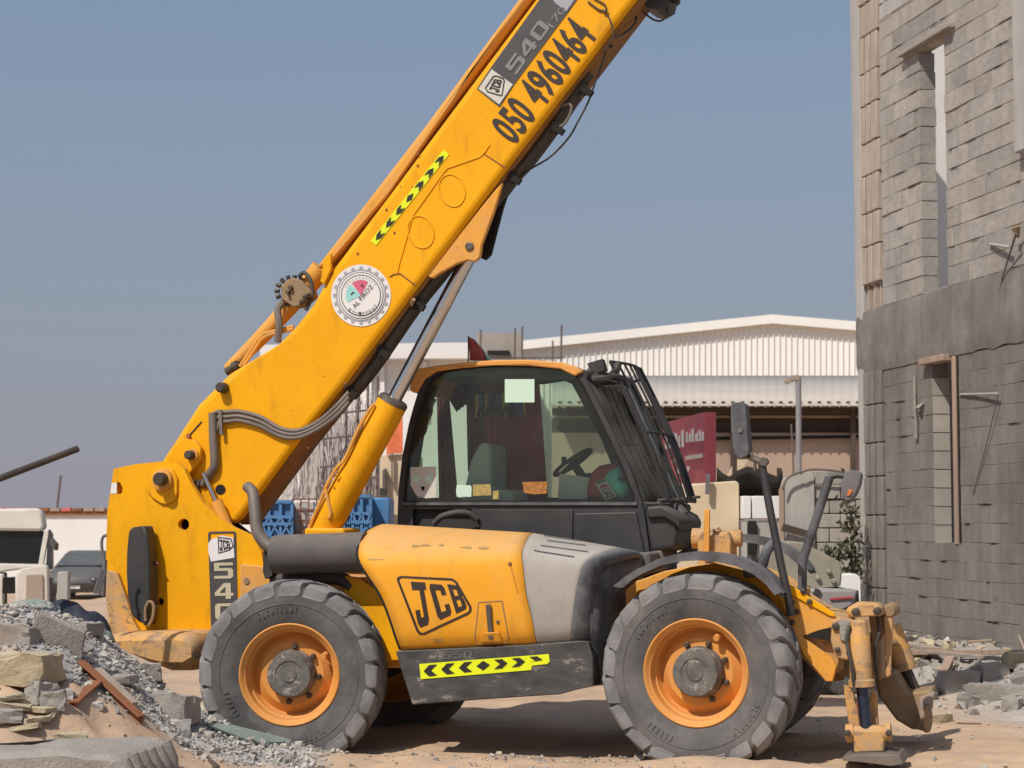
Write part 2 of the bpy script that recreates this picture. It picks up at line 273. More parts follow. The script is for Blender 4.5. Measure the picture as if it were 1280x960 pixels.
class MB:
    def __init__(s): s.v = []; s.f = []; s.m = []
    def add(s, vs_, fs, m=0):
        b = len(s.v); s.v += [V(p) for p in vs_]; s.f += [tuple(b + i for i in f) for f in fs]; s.m += [m] * len(fs); return s
    def flat(s, P, holes=(), m=0):
        loops = [[V(p) for p in P]] + [[V(p) for p in h] for h in holes]
        vs_ = [p for l in loops for p in l]
        return s.add(vs_, [tuple(t) for t in tessellate_polygon(loops)], m)
    def prism(s, P, off, holes=(), m=0, mside=None):
        loops = [[V(p) for p in P]] + [[V(p) for p in h] for h in holes]; off = V(off)
        vs_ = [p for l in loops for p in l]; n = len(vs_)
        tr = [tuple(t) for t in tessellate_polygon(loops)] if (holes or len(P) > 4) else [tuple(range(n))]
        s.add(vs_ + [p + off for p in vs_], tr + [tuple(n + i for i in reversed(t)) for t in tr], m)
        b = len(s.v) - 2 * n; k = 0; fs = []
        for l in loops:
            q = len(l)
            for i in range(q): j = (i + 1) % q; fs.append((b + k + i, b + k + j, b + n + k + j, b + n + k + i))
            k += q
        s.f += fs; s.m += [m if mside is None else mside] * len(fs); return s
    def box(s, c, size, rot=None, m=0):
        c = V(c); h = V(size) / 2; r = rot or Matrix.Identity(3)
        vs_ = [c + r @ V((x * h.x, y * h.y, z * h.z)) for x in (-1, 1) for y in (-1, 1) for z in (-1, 1)]
        return s.add(vs_, [(0, 1, 3, 2), (4, 6, 7, 5), (0, 4, 5, 1), (2, 3, 7, 6), (0, 2, 6, 4), (1, 5, 7, 3)], m)
    def bar(s, a, b, w_, h_, m=0, up=(0, 0, 1), taper=1.0):
        a = V(a); b = V(b); d = (b - a).normalized(); x = d.cross(V(up))
        if x.length < 1e-4: x = d.cross(V((1, 0, 0)))
        x.normalize(); y = x.cross(d); vs_ = []
        for p, k in ((a, 1), (b, taper)):
            for i, j in ((-1, -1), (1, -1), (1, 1), (-1, 1)): vs_.append(p + x * i * w_ / 2 * k + y * j * h_ / 2 * k)
        return s.add(vs_, [(3, 2, 1, 0), (4, 5, 6, 7), (0, 1, 5, 4), (1, 2, 6, 5), (2, 3, 7, 6), (3, 0, 4, 7)], m)
    def tube(s, path, r, n=10, m=0, smooth=0):
        P = catmull(path, smooth) if smooth else [V(p) for p in path]
        rr = r if isinstance(r, (list, tuple)) else [r] * len(P)
        if len(rr) != len(P): rr = [rr[0] + (rr[-1] - rr[0]) * i / (len(P) - 1) for i in range(len(P))]
        t0 = (P[1] - P[0]).normalized(); x = t0.orthogonal().normalized(); vs_ = []
        for i, p in enumerate(P):
            t = (P[min(i + 1, len(P) - 1)] - P[max(i - 1, 0)]).normalized()
            x = (x - t * x.dot(t)).normalized(); y = t.cross(x)
            for k in range(n): a = 2 * math.pi * k / n; vs_.append(p + (x * math.cos(a) + y * math.sin(a)) * rr[i])
        fs = [(i * n + k, i * n + (k + 1) % n, (i + 1) * n + (k + 1) % n, (i + 1) * n + k) for i in range(len(P) - 1) for k in range(n)]
        fs += [tuple(range(n))[::-1], tuple((len(P) - 1) * n + k for k in range(n))]
        return s.add(vs_, fs, m)
    def lathe(s, o, axis, prof, n=32, m=0, cap0=False, cap1=False):
        o = V(o); ax = V(axis).normalized(); x = ax.orthogonal().normalized(); y = ax.cross(x); vs_ = []
        for a, r_ in prof:
            for k in range(n): t = 2 * math.pi * k / n; vs_.append(o + ax * a + (x * math.cos(t) + y * math.sin(t)) * r_)
        fs = [(i * n + k, i * n + (k + 1) % n, (i + 1) * n + (k + 1) % n, (i + 1) * n + k) for i in range(len(prof) - 1) for k in range(n)]
        if cap0: fs.append(tuple(range(n))[::-1])
        if cap1: fs.append(tuple((len(prof) - 1) * n + k for k in range(n)))
        return s.add(vs_, fs, m)
    def cyl(s, a, b, r_, n=20, m=0):
        a = V(a); b = V(b); l = (b - a).length; return s.lathe(a, b - a, [(0, r_), (l, r_)], n, m, True, True)
    def sheet(s, rows, m=0):
        nc = len(rows[0]); vs_ = [p for r_ in rows for p in r_]
        return s.add(vs_, [(i * nc + j, i * nc + j + 1, (i + 1) * nc + j + 1, (i + 1) * nc + j) for i in range(len(rows) - 1) for j in range(nc - 1)], m)
    def hull(s, pts, m=0):
        bm = bmesh.new(); vs_ = [bm.verts.new(p) for p in pts]; bmesh.ops.convex_hull(bm, input=vs_)
        bm.verts.ensure_lookup_table(); keep = [v_ for v_ in bm.verts if v_.link_faces]; ix = {v_: i for i, v_ in enumerate(keep)}
        s.add([v_.co.copy() for v_ in keep], [tuple(ix[v_] for v_ in f.verts) for f in bm.faces], m); bm.free(); return s
    def rock(s, c, size, m=0, n=13, r_=rnd, flat_=0.6):
        c = V(c); pts = []
        q = Matrix.Rotation(r_.uniform(0, 6.28), 3, 'Z') @ Matrix.Rotation(r_.uniform(-.4, .4), 3, 'X')
        for _ in range(n):
            d = V((r_.gauss(0, 1), r_.gauss(0, 1), r_.gauss(0, 1))).normalized() * r_.uniform(0.8, 1.05)
            d = V([max(-0.72, min(0.72, k_)) for k_ in d])
            pts.append(c + q @ V((d.x * size, d.y * size * 0.8, d.z * size * flat_)))
        return s.hull(pts, m)
    def build(s, name, mats, parent=None, bevel=0.0, space='l', kind=None, smooth=True, seg=2, solid=0.0, angle=38, origin=None, sub=0):
        if isinstance(mats, str): mats = [mats]
        vs_ = s.v
        o = None
        if parent is not None:
            fi = FR.get(parent.name)
            if space == 'w' and fi is not None: vs_ = [fi @ p for p in vs_]
            loc = V((0, 0, 0))
        else:
            xs = [p.x for p in vs_]; ys = [p.y for p in vs_]; zs = [p.z for p in vs_]
            loc = V(origin) if origin else V(((min(xs) + max(xs)) / 2, (min(ys) + max(ys)) / 2, min(zs)))
            vs_ = [p - loc for p in vs_]
        me = bpy.data.meshes.new(name); me.from_pydata([tuple(p) for p in vs_], [], s.f)
        for q in mats: me.materials.append(M[q])
        me.polygons.foreach_set('material_index', s.m)
        bm = bmesh.new(); bm.from_mesh(me); bmesh.ops.recalc_face_normals(bm, faces=bm.faces); bm.to_mesh(me); bm.free()
        if smooth:
            me.shade_smooth(); me.set_sharp_from_angle(angle=R(angle))
        o = bpy.data.objects.new(name, me); C.objects.link(o); o.location = loc
        if parent is not None:
            o.parent = parent
            if parent.name in FR: FR[o.name] = FR[parent.name]
        if solid:
            md = o.modifiers.new('thickness', 'SOLIDIFY'); md.thickness = solid; md.offset = 0
        if bevel:
            md = o.modifiers.new('bevel', 'BEVEL'); md.width = bevel; md.segments = seg; md.limit_method = 'ANGLE'; md.angle_limit = R(35)
        if sub:
            md = o.modifiers.new('subdivision', 'SUBSURF'); md.levels = sub; md.render_levels = sub
        if kind: o['kind'] = kind
        return o
def circ(cx, cy, r_, n=20, k=1.0): return [(cx + r_ * math.cos(2 * math.pi * i / n), cy + k * r_ * math.sin(2 * math.pi * i / n)) for i in range(n)]

# flat print: glyph outlines mapped into a quad, and text from the built-in font
GLYPH = {
 'J': [[(.05,1),(.95,1),(.95,.82),(.8,.82),(.8,.12),(.68,0),(.12,0),(0,.12),(0,.38),(.3,.38),(.3,.2),(.5,.2),(.5,.82),(.05,.82)]],
 'C': [[(0,.12),(.12,0),(.88,0),(1,.12),(1,.36),(.68,.36),(.68,.18),(.34,.18),(.34,.82),(.68,.82),(.68,.66),(1,.66),(1,.88),(.88,1),(.12,1),(0,.88)]],
 'B': [[(0,0),(.86,0),(1,.12),(1,.42),(.9,.5),(1,.58),(1,.88),(.86,1),(0,1)], [(.34,.17),(.66,.17),(.66,.42),(.34,.42)], [(.34,.58),(.66,.58),(.66,.83),(.34,.83)]],
 '5': [[(0,0),(.86,0),(1,.12),(1,.54),(.88,.66),(.27,.66),(.27,.82),(1,.82),(1,1),(0,1),(0,.48),(.73,.48),(.73,.18),(0,.18)]],
 '4': [[(.58,0),(.86,0),(.86,.2),(1,.2),(1,.38),(.86,.38),(.86,1),(.5,1),(0,.4),(0,.2),(.58,.2)], [(.24,.38),(.58,.38),(.58,.78)]],
 '0': [[(.12,0),(.88,0),(1,.12),(1,.88),(.88,1),(.12,1),(0,.88),(0,.12)], [(.28,.18),(.72,.18),(.72,.82),(.28,.82)]],
 '1': [[(.35,0),(.68,0),(.68,1),(.35,1),(.05,.82),(.05,.66),(.35,.74)]],
 '7': [[(.2,0),(.52,0),(1,.82),(1,1),(0,1),(0,.8),(.66,.8)]],
}
def quadmap(q, v):                             # q: pixel corners lower-left, lower-right, upper-right, upper-left
    def f(a, b):
        x = (1-a)*(1-b)*q[0][0] + a*(1-b)*q[1][0] + a*b*q[2][0] + (1-a)*b*q[3][0]
        y = (1-a)*(1-b)*q[0][1] + a*(1-b)*q[1][1] + a*b*q[2][1] + (1-a)*b*q[3][1]
        return mp(x, y, v) if not callable(v) else v(x, y)
    return f
def dense2(l, st=.34):
    out = []
    for (a, b), (c, d) in zip(l, l[1:] + l[:1]):
        n = max(1, int(math.hypot(c - a, d - b) / st + .5)); out += [(a + (c - a) * i / n, b + (d - b) * i / n) for i in range(n)]
    return out
def glyphs(mb, text, f, m=0, gap=0.12, box=(0, 0, 1, 1)):
    n = len(text); wd = (box[2] - box[0]) / (n + gap * (n - 1))
    for i, ch in enumerate(text):
        x0 = box[0] + i * wd * (1 + gap)
        loops = [[f(x0 + x * wd, box[1] + y * (box[3] - box[1])) for x, y in dense2(l)] for l in GLYPH[ch]]
        mb.flat(loops[0], loops[1:], m)
def fonttext(mb, text, f, m=0, bold=0.0, box=(0, 0, 1, 1), spacing=1.0):
    cu = bpy.data.curves.new('lettering', 'FONT'); cu.body = text; cu.size = 1; cu.offset = bold; cu.space_character = spacing; cu.resolution_u = 4
    ob = bpy.data.objects.new('lettering', cu); C.objects.link(ob); bpy.context.view_layer.update()
    me = bpy.data.meshes.new_from_object(ob.evaluated_get(bpy.context.evaluated_depsgraph_get()))
    bpy.data.objects.remove(ob); bpy.data.curves.remove(cu)
    xs = [q.co.x for q in me.vertices]; ys = [q.co.y for q in me.vertices]; x0, x1, y0, y1 = min(xs), max(xs), min(ys), max(ys)
    vs_ = [f(box[0] + (q.co.x - x0) / (x1 - x0) * (box[2] - box[0]), box[1] + (q.co.y - y0) / (y1 - y0) * (box[3] - box[1])) for q in me.vertices]
    mb.add(vs_, [tuple(p.vertices) for p in me.polygons], m); bpy.data.meshes.remove(me)
def band(mb, outer, inner, f, m=0): mb.flat([f(*p) for p in outer], [[f(*p) for p in inner]], m)

# ================================================================== THE GROUND
def lerp_table(T, x):
    if x <= T[0][0]: return T[0][1]
    for (a, p), (b, q) in zip(T, T[1:]):
        if x <= b: return p + (q - p) * (x - a) / (b - a)
    return T[-1][1]
RIDGE = [(-9, 1.0), (-5, 1.06), (-3.6, 1.04), (-3.26, 1.02), (-2.87, .90), (-2.6, .66), (-2.39, .44), (-2.19, .31), (-1.91, .15), (-1.63, .05), (-1.3, -.02), (-1.0, -.04), (0, 0)]
def sstep(a, b, x):
    t = max(0, min(1, (x - a) / (b - a))); return t * t * (3 - 2 * t)
def pile(x, y):
    h = lerp_table(RIDGE, x)
    if y > 13.3: g = 1 - sstep(13.4, 14.6, y)
    else: g = 0.22 + 0.78 * sstep(10.4, 13.3, y)
    if h < 0.05: g = 1.0 - sstep(14.0, 15.5, y)
    return h * g
def rubble_at_wall(x, y):                       # broken concrete heaped against the block wall
    p = WI @ V((x, y, 0)); d = -p.y              # distance in front of the wall
    if p.x < -1.5 or d < -3: return 0
    return 0.34 * (1 - sstep(0.2, 1.9, d)) * sstep(-1.5, 0.5, p.x)
def gheight(x, y):
    n = 0.035 * noise.noise(V((x * .7, y * .7, 1))) + 0.03 * noise.noise(V((x * 2.1, y * 2.1, 4))) + 0.016 * noise.noise(V((x * 6, y * 6, 9))) - 0.03 * max(0, noise.noise(V((x * 1.6, y * 4.5, 21)))) 
    far = 1 - sstep(22, 40, y)
    pl = pile(x, y)
    n2 = (0.07 * noise.noise(V((x * 2.7, y * 2.7, 14))) + 0.035 * noise.noise(V((x * 6.5, y * 6.5, 3)))) * min(1, max(0, pl) * 3)
    z = pl + n2 + n * far + rubble_at_wall(x, y)
    z += 0.07 * math.exp(-((x - 1.15) ** 2 / .5 + (y - 12.75) ** 2 / .06)) + 0.04 * math.exp(-((x + .5) ** 2 / .6 + (y - 12.9) ** 2 / .2))
    if x < -9: z -= 0.55 * sstep(30, 42, y) * sstep(9, 12, -x)
    z += 0.05 * sstep(2.2, 5.0, x) * (1 - sstep(14, 17, y))
    return z
def axis_steps(lo, hi, a, b, fine, grow=1.22):
    xs = []; x = a
    while x <= b: xs.append(x); x += fine
    s_ = fine; x = b
    while x < hi: s_ *= grow; x += s_; xs.append(min(x, hi))
    s_ = fine; x = a
    while x > lo: s_ *= grow; x -= s_; xs.insert(0, max(x, lo))
    return xs
gx = axis_steps(-900, 900, -5.0, 6.0, 0.045); gy = axis_steps(-60, 1800, 10.2, 17.5, 0.045)
me = bpy.data.meshes.new('ground')
vs_ = [(x, y, gheight(x, y)) for y in gy for x in gx]; nx = len(gx)
me.from_pydata(vs_, [], [(j * nx + i, j * nx + i + 1, (j + 1) * nx + i + 1, (j + 1) * nx + i) for j in range(len(gy) - 1) for i in range(nx - 1)])
ca = me.color_attributes.new('gravelly', 'FLOAT_COLOR', 'POINT')     # where grey crushed concrete covers the sand
def gravelly(x, y):
    n = noise.noise(V((x * 1.3, y * 1.3, 7))) * .5 + noise.noise(V((x * 4, y * 4, 2))) * .25
    # a diagonal band of spill over the heap, and the foot of the wall
    ridge_y = 13.35; d = 0
    if x < -1.2:
        top = lerp_table([(-9, 11.8), (-3.6, 12.3), (-2.8, 12.2), (-2.2, 12.5), (-1.4, 12.6)], x)
        d = sstep(top - .25, top + .15, y + n * .6)
        d *= (1 - sstep(-1.6, -1.0, x + n * .3)) * (1 - sstep(13.7, 14.2, y + n * .3))
    p = WI @ V((x, y, 0)); e_ = (1 - sstep(.8, 2.6, -p.y + n * .8)) * sstep(-1, .3, p.x) if -p.y > -3 else 0
    return max(d, e_ * .9)
buf = []
for x, y, z in vs_:
    g = gravelly(x, y) if (-6 < x < 8 and 9 < y < 26) else 0.0
    buf += [g, g, g, 1]
ca.data.foreach_set('color', buf)
gm = mat('sandy_ground', (0.51, 0.355, 0.235), rough=1.0, var=0.13, scale=1.1, bump=0.55, bscale=26, bdist=0.02, col2=(0.44, 0.315, 0.225), c2scale=3.0)
t = gm.node_tree; b_ = t.nodes['Principled BSDF']; src = b_.inputs['Base Color'].links[0].from_socket
an = t.nodes.new('ShaderNodeAttribute'); an.attribute_name = 'gravelly'
mxn = t.nodes.new('ShaderNodeMix'); mxn.data_type = 'RGBA'; t.links.new(an.outputs['Fac'], mxn.inputs[0]); t.links.new(src, mxn.inputs[6])
vo = t.nodes.new('ShaderNodeTexVoronoi'); vo.inputs['Scale'].default_value = 32; tcg = t.nodes.new('ShaderNodeTexCoord'); t.links.new(tcg.outputs['Object'], vo.inputs['Vector'])
hs = t.nodes.new('ShaderNodeMapRange'); t.links.new(vo.outputs['Color'], hs.inputs[0]); hs.inputs[3].default_value = .28; hs.inputs[4].default_value = .44
cg = t.nodes.new('ShaderNodeCombineColor'); [t.links.new(hs.outputs[0], cg.inputs[i]) for i in range(3)]
t.links.new(cg.outputs[0], mxn.inputs[7]); t.links.new(mxn.outputs[2], b_.inputs['Base Color'])
me.materials.append(gm); me.shade_smooth()
ground = bpy.data.objects.new('ground', me); C.objects.link(ground); ground['kind'] = 'structure'

# loose stones: too many to count
mb = MB(); r2 = random.Random(11)
def stone(x, y, s_, m=0, sink=.25):
    mb.rock((x, y, gheight(x, y) + s_ * (.5 - sink)), s_, m, 8, r2, .7)
n_ = 0
while n_ < 7500:
    x = r2.uniform(-4.4, -0.9); y = r2.uniform(11.6, 14.2)
    if r2.random() < gravelly(x, y) * .95: stone(x, y, min(.06, r2.lognormvariate(-4.15, .5)), r2.choice((0, 0, 0, 1))); n_ += 1
for _ in range(1500):
    x = r2.uniform(-4.2, 1.5); y = r2.uniform(11.4, 13.6)
    stone(x, y, min(.06, r2.lognormvariate(-4.4, .55)), r2.choice((0, 1, 1, 2)))
for _ in range(260):
    x = r2.uniform(1.5, 5.5); y = r2.uniform(12.2, 17); stone(x, y, r2.lognormvariate(-4.4, .5), r2.choice((0, 1)))
n_ = 0
while n_ < 1800:
    s_ = r2.uniform(-.6, 7); d = abs(r2.gauss(0, .8)) + .05
    p = WM @ V((s_, -d, 0))
    if p.y > 13: stone(p.x, p.y, min(.16, r2.lognormvariate(-3.3, .6)), r2.choice((0, 1, 1, 1, 1, 2))); n_ += 1
mb.build('loose_stones', ['gravel', 'chunk', 'chunk_tan'], kind='stuff', smooth=False, origin=(0, 0, 0))

# ================================================================== UNFINISHED BLOCK BUILDING (right)
bl = root('block_building', 'unfinished grey block building with two narrow window slots at the right edge', 'building', mtx=WM)
ZB, ZT, TOP, SEND = 3.43, 4.19, 8.45, 9.5
uw = (1.97, 2.64, 4.19, 6.98); lw = (2.18, 2.84, 1.39, 3.43)         # the two openings: s0, s1, z0, z1
def rect(s0, s1, z0, z1, n): return [V((s0, n, z0)), V((s1, n, z0)), V((s1, n, z1)), V((s0, n, z1))]
MB().prism(rect(.80, SEND, ZT + .002, TOP - .1, .006), (0, .15, 0), [rect(uw[0] - .012, uw[1] + .012, uw[2] + .02, uw[3], .006)]).build('mortar_bed', 'mortar', bl)
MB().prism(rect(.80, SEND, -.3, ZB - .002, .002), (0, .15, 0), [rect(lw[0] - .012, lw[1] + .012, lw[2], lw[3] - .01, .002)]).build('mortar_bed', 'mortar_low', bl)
# poured band between the floors, its face uneven
rows = []
for j in range(7):
    z = ZB + (ZT - ZB) * j / 6; rows.append([V((s_ / 8, -.03 + .014 * noise.noise(V((s_ / 3.1, j * .8, 5))) - (.0 if 0 < j < 6 else -.02 * (1 + noise.noise(V((s_, j, 2))))), z + (0 if 0 < j < 6 else .03 * noise.noise(V((s_ * .45, j, 8)))))) for s_ in range(0, int(SEND * 8) + 1)])
mb = MB().sheet(rows); mb.prism(rect(0, SEND, ZB + .01, ZT - .012, -.012), (0, .2, 0)); mb.build('floor_slab', 'slab', bl)
# blocks one by one; the 300 that show largest are parts, the rest one piece of stuff
br = random.Random(5); cells = []
def rowblocks(z, h, opening, low, k):
    s_ = .805 + (k % 2) * -.2 + .0
    while s_ < SEND:
        a, b = max(s_, .805), s_ + .40; s_ += .40
        pieces = [(a, b)]
        if opening and z + h > opening[2] + .05 and z < opening[3] - .05:
            pieces = []
            if a < opening[0]: pieces.append((a, min(b, opening[0])))
            if b > opening[1]: pieces.append((max(a, opening[1]), b))
        for p, q in pieces:
            if q - p > .06 and p < SEND: cells.append((p, q, z, h, low))
nz = 17; hh = ZB / nz
for k_ in range(-1, nz): rowblocks(k_ * hh, hh, lw, True, k_)
nz = 20; hh = (TOP - ZT) / nz
for k_ in range(nz): rowblocks(ZT + k_ * hh, hh, uw, False, k_)
unit = {}
def unit_block(i):
    if i not in unit:
        mb = MB(); mb.box((0, 0, 0), (1, 1, 1)); bm_v = mb.v
        for q in bm_v: q += V((br.uniform(-.012, .012), br.uniform(-.02, .02), br.uniform(-.025, .025)))
        me = bpy.data.meshes.new('block'); me.from_pydata([tuple(q) for q in bm_v], [], mb.f); me.materials.append(M['concrete_up'])
        bm = bmesh.new(); bm.from_mesh(me); bmesh.ops.recalc_face_normals(bm, faces=bm.faces)
        bmesh.ops.bevel(bm, geom=bm.edges[:], offset=.016, segments=1, affect='EDGES'); bm.to_mesh(me); bm.free()
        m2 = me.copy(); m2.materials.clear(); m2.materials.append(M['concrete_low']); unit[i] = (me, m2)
    return unit[i]
vis = [c for c in cells if c[0] < 4.45 and c[2] > .05 and c[2] < 8.3]
vis.sort(key=lambda c: -c[1]); chosen = set(vis[:298])
stuff = {False: MB(), True: MB()}
for c in cells:
    p, q, z, h, low = c; j = .008 if low else .013; n0 = br.uniform(-.006, .003) if not low else br.uniform(-.004, .001)
    if p > .9 and q < 9 and not low and br.random() < .12: n0 -= .008
    edge = abs(q - uw[0]) < .01 or abs(q - lw[0]) < .01 or abs(p - uw[1]) < .01
    dep = .195 if edge else .12
    jh = j * (.75 if low else 1)
    vj = .004 if br.random() < .7 else j
    jh *= br.uniform(.25, 1.0) if low else br.uniform(.4, .9)
    size = (q - p - vj, dep, h - jh); cen = ((p + q) / 2, n0 + dep / 2, z + h / 2 + br.uniform(-.003, .003))
    rot = br.uniform(-.008, .008)
    if c in chosen:
        o = bpy.data.objects.new('block', unit_block(br.randrange(6))[1 if low else 0]); C.objects.link(o); o.parent = bl
        o.location = cen; o.scale = size; o.rotation_euler = (0, rot, 0)
    else: stuff[low].box(cen, size)
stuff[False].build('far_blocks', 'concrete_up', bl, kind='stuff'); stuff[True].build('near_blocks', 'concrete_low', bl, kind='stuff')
for low, z0, hh_, n_rows, op in ((True, 0, ZB / 17, 17, lw), (False, ZT, (TOP - ZT) / 20, 20, uw)):
    gaps = MB()
    for k_ in range(1, n_rows):
        z = z0 + k_ * hh_; s_ = .82
        while s_ < 6.5:
            l_ = br.uniform(.05, .42)
            if br.random() < (.24 if low else .34) and not (op[2] - .05 < z < op[3] + .05 and s_ + l_ > op[0] - .02 and s_ < op[1] + .02):
                n_ = max(3, int(l_ / .035)); up_, dn_ = [], []
                for i in range(n_ + 1):
                    t_ = i / n_; e_ = min(1, 4 * t_, 4 * (1 - t_)); w_ = (.002 + br.uniform(.0005, .0065)) * e_ + .0008; zz = z + br.uniform(-.003, .003)
                    up_.append(V((s_ + l_ * t_, -.0085, zz + w_))); dn_.append(V((s_ + l_ * t_, -.0085, zz - w_ * .7)))
                gaps.sheet([dn_, up_])
            s_ += l_ + br.uniform(.0, .35)
    gaps.build('joint_gaps', 'hole', bl, kind='stuff', solid=.003)
MB().box((2.86, -.002, 2.41), (.035, .02, 2.0)).build('frame_gap', 'hole', bl)
# corner column and fluted pilaster (upright ribs between courses)
MB().prism([V((.03, -.02, -.4)), V((.20, -.02, -.4)), V((.20, -.02, TOP)), V((-.06, -.02, TOP - .12)), V((-.10, -.02, TOP - .3)), V((-.075, -.02, 6.2)), V((-.045, -.02, 5.4)), V((-.05, -.02, 4.6)), V((.0, -.02, 3.6))], (0, .24, 0)).build('corner_column', 'pale_concrete', bl, bevel=.02)
for z0, z1 in ((-.3, ZB + .02), (4.50, TOP)): MB().box((.505, .11, (z0 + z1) / 2), (.60, .16, z1 - z0)).build('pilaster_core', 'tan_concrete', bl)
for s_ in (.29, .48, .68): MB().box((s_, .10, 4.345), (.055, .16, .31)).build('fin', 'tan_concrete', bl)
up = random.Random(3); z = .0; i = 0
while z < TOP - .3:
    low = z < ZB
    if ZB - .35 < z < 4.49: z = 4.50; continue
    hseg = .40 if i % 2 else .46
    bandseg = (i % 4 == 3)
    if bandseg and not low:
        MB().box((.50, .01, z + .2), (.585, .07, .38)).build('pilaster_block', 'tan_concrete', bl, bevel=.012)
    else:
        for k_, (a, w_) in enumerate(((.215, .15), (.40, .15), (.585, .19))):
            MB().box((a + w_ / 2 + up.uniform(-.006, .006), .006 + up.uniform(-.006, .006), z + hseg / 2), (w_ - .02, .085, hseg - .015)).build('pilaster_block', 'concrete_low' if low else 'tan_concrete', bl, bevel=.010)
    z += hseg; i += 1
# three dark pockets with upright fins just above the band
# top concrete beam, right hand column, lintels, timber, inner wall
MB().prism([V((.82, -.006, 7.62)), V((2.05, -.006, 7.62)), V((2.05, -.006, TOP)), V((.82, -.006, TOP))], (0, .1, 0)).build('beam', 'pale_concrete', bl, bevel=.01)
MB().box((4.76, -.01, 6.95), (.50, .2, 3.3)).build('column', 'pale_concrete', bl, bevel=.015)
MB().bar((1.55, -.035, 7.02), (2.95, -.035, 7.02), .12, .05).build('lintel', 'grey_building', bl, bevel=.006)
MB().bar((2.02, -.02, 3.42), (2.66, -.02, 3.42), .15, .07).build('lintel', 'timber', bl, bevel=.006)
MB().box((2.765, .03, 2.41), (.085, .09, 2.03)).build('timber_frame', 'timber', bl, bevel=.004)
MB().box((-1.2, 1.95, 6.6), (.15, 1.5, 6.0)).build('inner_wall', 'plaster', bl)
MB().box((.12, .40, 4.0), (.2, .30, 8.1)).build('end_wall', 'mortar', bl)
MB().box((.12, 1.2, 1.8), (.2, 1.28, 3.9)).build('inner_partition', 'mortar', bl)
for k_ in range(10):
    if k_ < 9: MB().box((2.186, .10, 1.40 + k_ * .2045 + .1), (.012, .19, .194)).build('jamb_block', 'jamb', bl)
MB().box((9.4, 1.2, 4.0), (.2, 2.0, 8.1)).build('end_wall', 'mortar', bl)
MB().box((4.9, 1.1, 3.9), (8.6, 1.5, .18)).build('floor', 'slab', bl)
# wire ties and putlog ends sticking from the wall
tie = MB()
tie.tube([wp(1143, 470, -.01), wp(1144, 520, -.06), wp(1146, 548, -.03)], .014, 6); tie.rock(wp(1148, 508, -.05), .10, 0, 9, br); tie.rock(wp(1145, 545, -.03), .05, 0, 8, br)
tie.build('mortar_spill', 'mortar', bl)
MB().tube([wp(1200, 493, -.01), wp(1247, 492, -.06)], .012, 6).build('tie_rod', 'pale_concrete', bl)
MB().tube([wp(1248, 492, -.05), wp(1232, 560, -.03), wp(1216, 618, -.015)], .006, 5, smooth=4).build('hanging_wire', 'stick_dark', bl)
k2 = MB(); k2.tube([wp(1237, 305, -.02), wp(1262, 309, -.08)], .016, 6); k2.build('tie_rod', 'pale_concrete', bl)
MB().rock(wp(1271, 290, -.09), .07, 0, 9, br, 1.2).build('knotted_rag', 'rust_tan', bl)
MB().tube([wp(1270, 292, -.12), wp(1262, 318, -.07), wp(1252, 352, -.03), wp(1246, 390, -.015)], [.012, .005], 6, smooth=4).build('hanging_wire', 'stick_dark', bl)
for s_, z0 in ((.22, 3.86), (.37, 3.86), (.52, 3.86)):
    pass

# ================================================================== BACKGROUND BUILDINGS
def pxprism(mb, pts, y, depth, m=0, holes=()):
    return mb.prism([at(a, b, y) for a, b in pts], (0, depth, 0), [[at(a, b, y) for a, b in h] for h in holes], m)
# white ribbed warehouse gable
wh = root('warehouse', 'large white ribbed steel warehouse with low gable roof behind the yellow machine', 'warehouse', at(860, G, 70))
yw = 70; eL, eP, eR = (640, 427), (965, 393), (1110, 405)
def gable(px): return eL[1] + (eP[1] - eL[1]) * (px - eL[0]) / (eP[0] - eL[0]) if px < eP[0] else eP[1] + (eR[1] - eP[1]) * (px - eP[0]) / (eR[0] - eP[0])
pts = [(640, G), (1110, G), (1110, gable(1110) + 4), (965, gable(965) + 4), (640, gable(640) + 4)]
mb = MB(); pxprism(mb, pts, yw, 30); mb.build('wall', 'white_sheet', wh, space='w')
mb = MB(); px = 643
while px < 1105:
    a = at(px, gable(px) + 12, yw - .05); b = at(px, 655, yw - .05); mb.bar(a, b, .03, .025); px += 7.2
mb.build('cladding_ribs', 'white_sheet', wh, space='w', kind='stuff')
mb = MB(); 
for p, q in ((eL, eP), (eP, eR)):
    mb.prism([at(p[0], p[1], yw - .3), at(p[0], p[1] + 11, yw - .3), at(q[0], q[1] + 11, yw - .3), at(q[0], q[1], yw - .3)], (0, 31, 0))
mb.build('roof', 'white_sheet', wh, space='w')
# open shed with corrugated roof
sh = root('shed', 'open shed with cream corrugated roof and dark brown beams below the warehouse', 'shed', at(940, G, 40))
def corr(p00, p10, p01, p11, n, amp, mbx, m=0):
    rows = []
    for t_ in (0, .5, 1):
        r_ = []
        for i in range(n * 8 + 1):
            u = i / (n * 8); a = p00.lerp(p10, u); b = p01.lerp(p11, u); p = a.lerp(b, t_); p = p + V((0, 0, amp * math.cos(i / 8 * 2 * math.pi))); r_.append(p)
        rows.append(r_)
    mbx.sheet(rows, m)
mb = MB(); corr(at(690, 507, 38), at(1130, 507, 38), at(690, 470, 45.5), at(1130, 470, 45.5), 38, .004, mb); mb.build('roof', 'cream_sheet', sh, space='w', solid=.02)
mb = MB()
for k_ in range(39): px = 690 + 440 * k_ / 38; mb.tube([at(px, 507, 37.98), at(px, 504.5, 38.6)], .028, 6)
mb.build('corrugation_edge', 'cream_sheet', sh, space='w', kind='stuff')
mb = MB()
for py, y_ in ((514, 38.45),):
    mb.bar(at(690, py, y_), at(1130, py, y_), .12, .12)
mb.build('beam', 'dark_beam', sh, space='w', bevel=.01)
